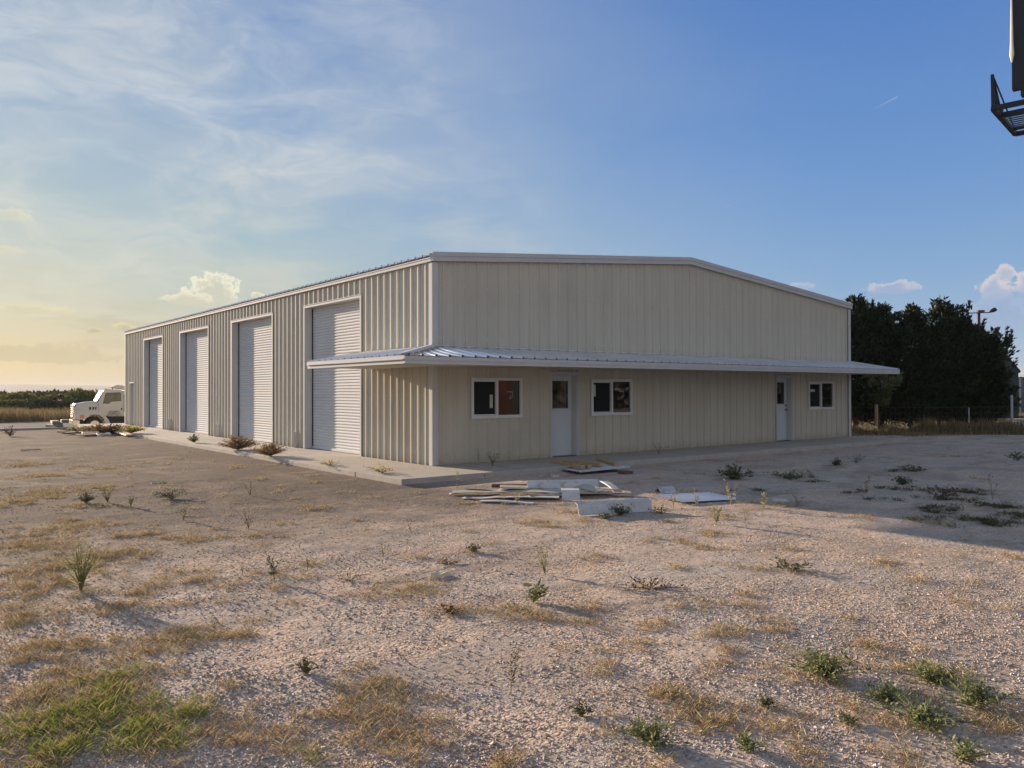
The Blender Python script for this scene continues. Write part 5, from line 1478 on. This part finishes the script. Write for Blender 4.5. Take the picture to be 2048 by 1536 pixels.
GB = 'low green weeds in the near right gravel'
WD = [
 ('grass_clump', 162, 1182, .42, .17, 40, 150, .15, 'wpale', 'tall pale green grass clump standing in the dry patch at left', 'blade', None, 'wstemg'),
 ('sapling', 548, 1160, .32, .09, 5, 90, .045, 'wdark', 'thin leafy seedling with a bare lower stem, left of centre', 'upright', None, 'wstem'),
 ('weed', 486, 1152, .18, .06, 3, 26, .03, 'wpale', 'small pale seedling left of the taller leafy one', 'upright', None, 'wstem'),
 ('weed', 367, 1040, .32, .09, 4, 60, .06, 'wgreen', 'slender green weed throwing a ladder of shadow on pale dirt', 'upright', None, 'wstemg'),
 ('weed', 497, 1056, .35, .22, 9, 40, .03, 'wbrown', 'open wiry dry weed on the grey gravel left of centre', 'upright', None, 'wstem'),
 ('weed', 1090, 1148, .36, .14, 8, 130, .04, 'wpale', 'pale yellow bushy-topped weed in the centre foreground', 'upright', None, 'wstem'),
 ('weed', 946, 1104, .13, .12, 14, 160, .035, 'wdark', 'dark green tuft with a long shadow in the centre gravel', 'bush', None, 'wstemg'),
 ('weed', 1066, 1206, .17, .15, 12, 120, .07, 'wgreen', 'narrow leaved green weed above the dry patch, centre foreground', 'upright', None, 'wstemg'),
 ('dead_stalk', 1022, 1382, .40, .12, 2, 46, .03, 'wbrown', 'leaning dead brown stalk with curled seed heads', 'upright', None, 'wstem'),
 ('weed', 1652, 1352, .20, .27, 60, 1500, .030, 'wgreen', 'largest feathery green weed at right, left of the loose ring of weeds', 'bush', GB, 'wstemg'),
 ('weed', 1868, 1362, .15, .26, 40, 800, .030, 'wgreen', 'spreading green weed at the top of the loose ring at right', 'bush', GB, 'wstemg'),
 ('weed', 1772, 1402, .13, .20, 34, 520, .030, 'wgreen', 'green weed at the left of the loose ring at right', 'bush', GB, 'wstemg'),
 ('weed', 1848, 1446, .14, .26, 44, 900, .030, 'wgreen', 'long low green weed at the bottom of the loose ring at right', 'bush', GB, 'wstemg'),
 ('weed', 1948, 1412, .20, .22, 44, 1000, .030, 'wgreen', 'upright green weed at the right of the loose ring', 'bush', GB, 'wstemg'),
 ('weed', 1300, 1482, .19, .17, 40, 900, .028, 'wgreen', 'dense green weed at the bottom centre of the photo', 'bush', GB, 'wstemg'),
 ('weed', 1530, 1412, .08, .07, 20, 260, .022, 'wdark', 'tiny dark green dome left of the large feathery weed', 'bush', GB, 'wstemg'),
 ('weed', 1497, 1500, .10, .11, 24, 320, .026, 'wgreen', 'small green weed near the bottom edge, right of centre', 'bush', GB, 'wstemg'),
 ('weed', 1925, 1518, .12, .15, 26, 420, .028, 'wgreen', 'green weed cut by the bottom right edge', 'bush', GB, 'wstemg'),
 ('weed', 1702, 1446, .07, .09, 14, 120, .024, 'wdark', 'flat little green weed below the large feathery one', 'bush', GB, 'wstemg'),
 ('weed', 1162, 1426, .09, .09, 16, 200, .024, 'wdark', 'small dark weed beside dry grass, lower centre', 'bush', GB, 'wstemg'),
 ('weed', 612, 1348, .14, .12, 20, 320, .024, 'wdark', 'dull brownish green weed alone on pale gravel at lower left', 'bush', GB, 'wstemg'),
 ('weed', 1582, 1142, .10, .22, 18, 200, .040, 'wdark', 'sprawling dark green weed on the sunlit gravel right of centre', 'low', None, 'wstemg'),
 ('weed', 1300, 1182, .06, .30, 24, 260, .030, 'wbrown', 'flat dead brown weed mat on the gravel, right of centre', 'low', None, 'wstem'),
 ('weed', 897, 1130, .04, .17, 20, 220, .026, 'wred', 'flat reddish brown weed mat on the gravel left of centre', 'low', None, 'wstem'),
 ('weed', 700, 1160, .10, .20, 12, 60, .030, 'wbrown', 'thin dark sprawling weed left of the dry strip', 'low', None, 'wstem'),
 ('weed', 898, 1228, .09, .12, 14, 120, .03, 'wbrown', 'brown curled weed at the left end of a dry grass patch', 'bush', None, 'wstem'),
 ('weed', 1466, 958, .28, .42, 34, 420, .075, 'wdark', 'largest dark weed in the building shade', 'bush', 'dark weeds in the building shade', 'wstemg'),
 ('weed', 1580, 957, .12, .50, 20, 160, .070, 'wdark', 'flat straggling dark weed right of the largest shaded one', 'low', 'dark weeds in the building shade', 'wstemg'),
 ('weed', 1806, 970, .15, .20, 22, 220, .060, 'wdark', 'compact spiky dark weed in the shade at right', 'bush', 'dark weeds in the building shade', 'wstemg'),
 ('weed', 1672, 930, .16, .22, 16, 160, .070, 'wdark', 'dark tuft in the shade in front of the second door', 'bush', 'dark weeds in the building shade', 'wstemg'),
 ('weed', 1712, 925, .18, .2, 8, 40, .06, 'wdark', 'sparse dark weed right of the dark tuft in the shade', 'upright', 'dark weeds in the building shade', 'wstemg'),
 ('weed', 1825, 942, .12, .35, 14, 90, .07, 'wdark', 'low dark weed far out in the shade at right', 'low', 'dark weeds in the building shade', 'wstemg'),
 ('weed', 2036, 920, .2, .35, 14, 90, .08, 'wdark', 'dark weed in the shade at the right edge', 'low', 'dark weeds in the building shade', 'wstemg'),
 ('weed', 1880, 995, .16, .35, 24, 160, .05, 'wbrown', 'spiky brown weed mat in the shade at right', 'low', None, 'wstem'),
 ('weed', 1732, 985, .32, .12, 3, 16, .05, 'wbrown', 'thin leaning dry stalk in the shade', 'upright', None, 'wstem'),
 ('weed', 1985, 1000, .42, .14, 3, 16, .05, 'wbrown', 'tall dry stalk over the weedy shade at right', 'upright', None, 'wstem'),
 ('tall_weed', 1432, 1048, .36, .14, 8, 150, .05, 'wpale', 'pale bushy weed in front of the corrugated offcut, tallest of its group', 'upright', 'sunlit weeds along the shade edge', 'wstem'),
 ('tall_weed', 1462, 1010, .40, .16, 4, 60, .05, 'wpale', 'pale weed leaning right with a tufted head over the shade', 'upright', 'sunlit weeds along the shade edge', 'wstem'),
 ('tall_weed', 1529, 1020, .30, .05, 3, 60, .06, 'wpale', 'single upright pale weed with a leafy top, right of the offcut', 'upright', 'sunlit weeds along the shade edge', 'wstem'),
 ('tall_weed', 1347, 1014, .26, .07, 3, 40, .05, 'wpale', 'short pale weed left of the corrugated offcut', 'upright', 'sunlit weeds along the shade edge', 'wstem'),
 ('tall_weed', 1392, 1015, .30, .06, 3, 44, .05, 'wpale', 'narrow pale weed against the corrugated offcut', 'upright', 'sunlit weeds along the shade edge', 'wstem'),
 ('tall_weed', 1490, 1043, .24, .10, 5, 50, .04, 'wpale', 'small pale weed just below the leaning one', 'upright', 'sunlit weeds along the shade edge', 'wstem'),
 ('tall_weed', 1596, 1012, .20, .08, 4, 34, .05, 'wpale', 'rightmost small pale weed on the shade edge', 'upright', 'sunlit weeds along the shade edge', 'wstem'),
 ('weed', 1240, 1031, .24, .16, 24, 420, .045, 'wdark', 'dark green weed growing against the L shaped trim', 'bush', None, 'wstemg'),
 ('weed', 1212, 1037, .08, .15, 16, 160, .035, 'wdark', 'low green weed below the L shaped trim', 'low', None, 'wstemg'),
 ('weed', 1322, 1028, .10, .17, 14, 110, .035, 'wgreen', 'low green weed right of the L shaped trim', 'low', None, 'wstemg'),
 ('tumbleweed', 476, 908, .42, .60, 170, 2600, .055, 'wred', 'larger rusty tumbleweed resting at the slab edge', 'bush', 'tumbleweeds at the slab edge', 'wstem'),
 ('tumbleweed', 541, 922, .36, .48, 140, 2000, .05, 'wred', 'smaller redder tumbleweed nearer the camera at the slab edge', 'bush', 'tumbleweeds at the slab edge', 'wstem'),
 ('yellow_bush', 262, 873, .42, .6, 60, 700, .08, 'wyel', 'bright yellow flowering bush beside the lumber scraps', 'bush', None, 'wstemg'),
 ('weed', 388, 893, .28, .22, 24, 380, .05, 'wdark', 'small dark green bush at the slab edge near the second roll-up door', 'bush', None, 'wstemg'),
 ('weed', 345, 996, .14, .32, 20, 220, .045, 'wdark', 'dark leafy weed lying on the packed dirt left', 'low', None, 'wstemg'),
 ('weed', 172, 1004, .18, .17, 26, 380, .035, 'wdark', 'compact green shrublet on the dry dirt at left', 'bush', None, 'wstemg'),
 ('weed', 262, 1012, .18, .08, 8, 60, .04, 'wgreen', 'little upright green weed right of the compact shrublet', 'upright', None, 'wstemg'),
 ('weed', 215, 1003, .28, .14, 24, 40, .05, 'wpale', 'pale straw tuft between two green weeds at left', 'upright', None, 'wstem'),
 ('weed', 500, 990, .30, .14, 6, 40, .04, 'wpale', 'sparse pale weed on grey gravel in front of the tumbleweeds', 'upright', None, 'wstem'),
 ('weed', 985, 944, .35, .22, 12, 90, .035, 'wbrown', 'wispy dry weed against the slab edge near the corner', 'upright', None, 'wstem'),
 ('weed', 958, 940, .4, .08, 3, 24, .035, 'wpale', 'thin pale weed beside the slab edge', 'upright', None, 'wstem'),
 ('weed', 916, 975, .32, .06, 3, 24, .04, 'wpale', 'thin green weed standing behind the left tip of the scrap pile', 'upright', None, 'wstem'),
 ('weed', 660, 942, .10, .3, 16, 90, .05, 'wyel', 'straw yellow weed along the slab edge', 'low', None, 'wstem'),
 ('weed', 765, 958, .12, .35, 20, 120, .05, 'wyel', 'straw yellow weed at the slab edge close to its corner', 'low', None, 'wstem'),
 ('weed', 1035, 1006, .22, .08, 4, 40, .04, 'wpale', 'small weed growing in front of the scrap pile', 'upright', None, 'wstem'),
 ('weed', 1452, 890, .22, .12, 5, 24, .04, 'wbrown', 'tiny dark sprig on the walkway by the gable wall', 'upright', None, 'wstem'),
 ('weed', 1318, 918, .3, .25, 5, 24, .05, 'wdark', 'bent dark weed at the walkway edge', 'upright', None, 'wstem'),
 ('weed', 820, 1062, .22, .06, 3, 10, .03, 'wbrown', 'lone thin dry stalk in the middle gravel', 'upright', None, 'wstem'),
 ('weed', 766, 1115, .26, .08, 5, 40, .035, 'wpale', 'sparse yellowish weed left of the dark green tuft', 'upright', None, 'wstem'),
 ('weed', 615, 1140, .2, .06, 4, 26, .03, 'wbrown', 'little brown seedling right of the thin leafy seedling', 'upright', None, 'wstem'),
 ('weed', 20, 872, .5, .35, 20, 120, .08, 'wbrown', 'brown weed in front of the kerb at far left', 'bush', None, 'wstem'),
]
for t in WD:
    nm, px, py, h, sp, nst, nlf, lsz, mt, lab, kd, grp, stm = t
    weed(nm, px, py, h, sp, nst, nlf, lsz, mt, lab, {'weed': 'weed', 'tall_weed': 'weed', 'sapling': 'seedling', 'grass_clump': 'grass clump', 'dead_stalk': 'dead weed', 'tumbleweed': 'tumbleweed', 'yellow_bush': 'bush'}[nm], grp, stm, kd)
# tall brush in front of the truck wheel
for i, (px, py, h, sp, mt, lab) in enumerate(((200, 868, .42, .8, 'wred', 'tan tall brush in front of the truck wheel'), (226, 867, .3, .45, 'wdark', 'dark green brush at the slab end beside the truck'), (166, 864, .16, .9, 'wpale', 'pale low brush left of the truck bumper'))):
    x, y = gp(px, py); y = min(y, 27.0) if i else y
    weed('brush', px, py, h, sp, 70, 900, .14, mt, lab, 'brush', None, 'wstem', 'bush', 900 + i)
for i, px in enumerate((1712, 1722, 1735, 1935, 1948, 1962, 1845)):
    weed('dead_stalk', px, 864, 1.0 - .3 * (i > 2), .35, 4, 12, .08, 'wpale', ['leftmost pale dead stalk by the fence near the building', 'pale dead stalk bending right near the building corner', 'pale dead stalk nearest the wooden fence post', 'straw stalks at the foot of the thin metal post', 'straw stalks just right of the thin metal post', 'straw stalks further right along the fence', 'straw stalks midway along the fence'][i], 'dead weed', 'dead stalks along the fence', 'wstem', 'upright', 950 + i)

# ------------------------------------------------------------------ behind the photographer, wood and an added barn for the glass to mirror
rng = np.random.default_rng(77); cs = []; ns = []
for k in range(60):
    a = radians(rng.uniform(95, 175)); D = rng.uniform(52, 66); cx, cy = sin(a) * D, cos(a) * D
    c, nn = lumpy(cx, cy, float(hgt(cx, cy)), rng.uniform(3, 5), rng.uniform(3, 4), rng.uniform(6, 10), 420, rng, 6); cs.append(c); ns.append(nn)
V, Fc = leaf_cloud(np.concatenate(cs), np.concatenate(ns), 1.1, 1.5, .7, rng)
tag(fast('roadside_wood', V, Fc, M['bushdull']), 'dark wood mirrored in the window glass', 'wood', kind='stuff')
rb = empty('added_red_barn', (27, -33, float(hgt(27, -33))), radians(37), 'unseen rust red barn added for the red reflection in the left gable windows', 'barn')  # invented barn out of view, put there to redden the window reflection
M['redwall'] = simple('rust_red_siding', (.075, .016, .008), .8, var=.95, vscale=1.3, stretch=(1.6, 1.6, .5), dirt=(.03, .015, .01), dscale=1.1, dfac=.9)
mb = MB(); mb.prism([(-3.4, 0), (3.4, 0), (3.4, 3.4), (0, 5.2), (-3.4, 3.4)], 1, -4, 4); mb.build('wall', M['redwall'], rb)
for sg in (-1, 1):
    mb = MB(); mb.hexa([(0, -4.2, 5.22), (sg * 3.7, -4.2, 3.26), (sg * 3.7, 4.2, 3.26), (0, 4.2, 5.22), (0, -4.2, 5.3), (sg * 3.7, -4.2, 3.34), (sg * 3.7, 4.2, 3.34), (0, 4.2, 5.3)]); mb.build('roof_slope', M['teal'], rb)
mb = MB(); mb.box(.6, 2.9, 4.0, 4.06, 0, 2.9); mb.build('door', M['dark'], rb)  # dark panel added so half of the red reflection stays dark

# ------------------------------------------------------------------ haze
if True:
    m = bpy.data.materials.new('haze'); m.use_nodes = True; nt = m.node_tree
    nt.nodes.remove(nt.nodes['Principled BSDF'])
    pvn = nt.nodes.new('ShaderNodeVolumePrincipled'); pvn.inputs['Color'].default_value = (.86, .87, .92, 1); pvn.inputs['Density'].default_value = .00018; pvn.inputs['Anisotropy'].default_value = 0
    nt.links.new(pvn.outputs[0], nt.nodes['Material Output'].inputs['Volume'])
    mb = MB(); mb.box(-9500, 9500, -9500, 9500, -8, 45)
    tag(mb.build('haze', m), 'thin pale haze over the far fields', 'haze', kind='stuff')
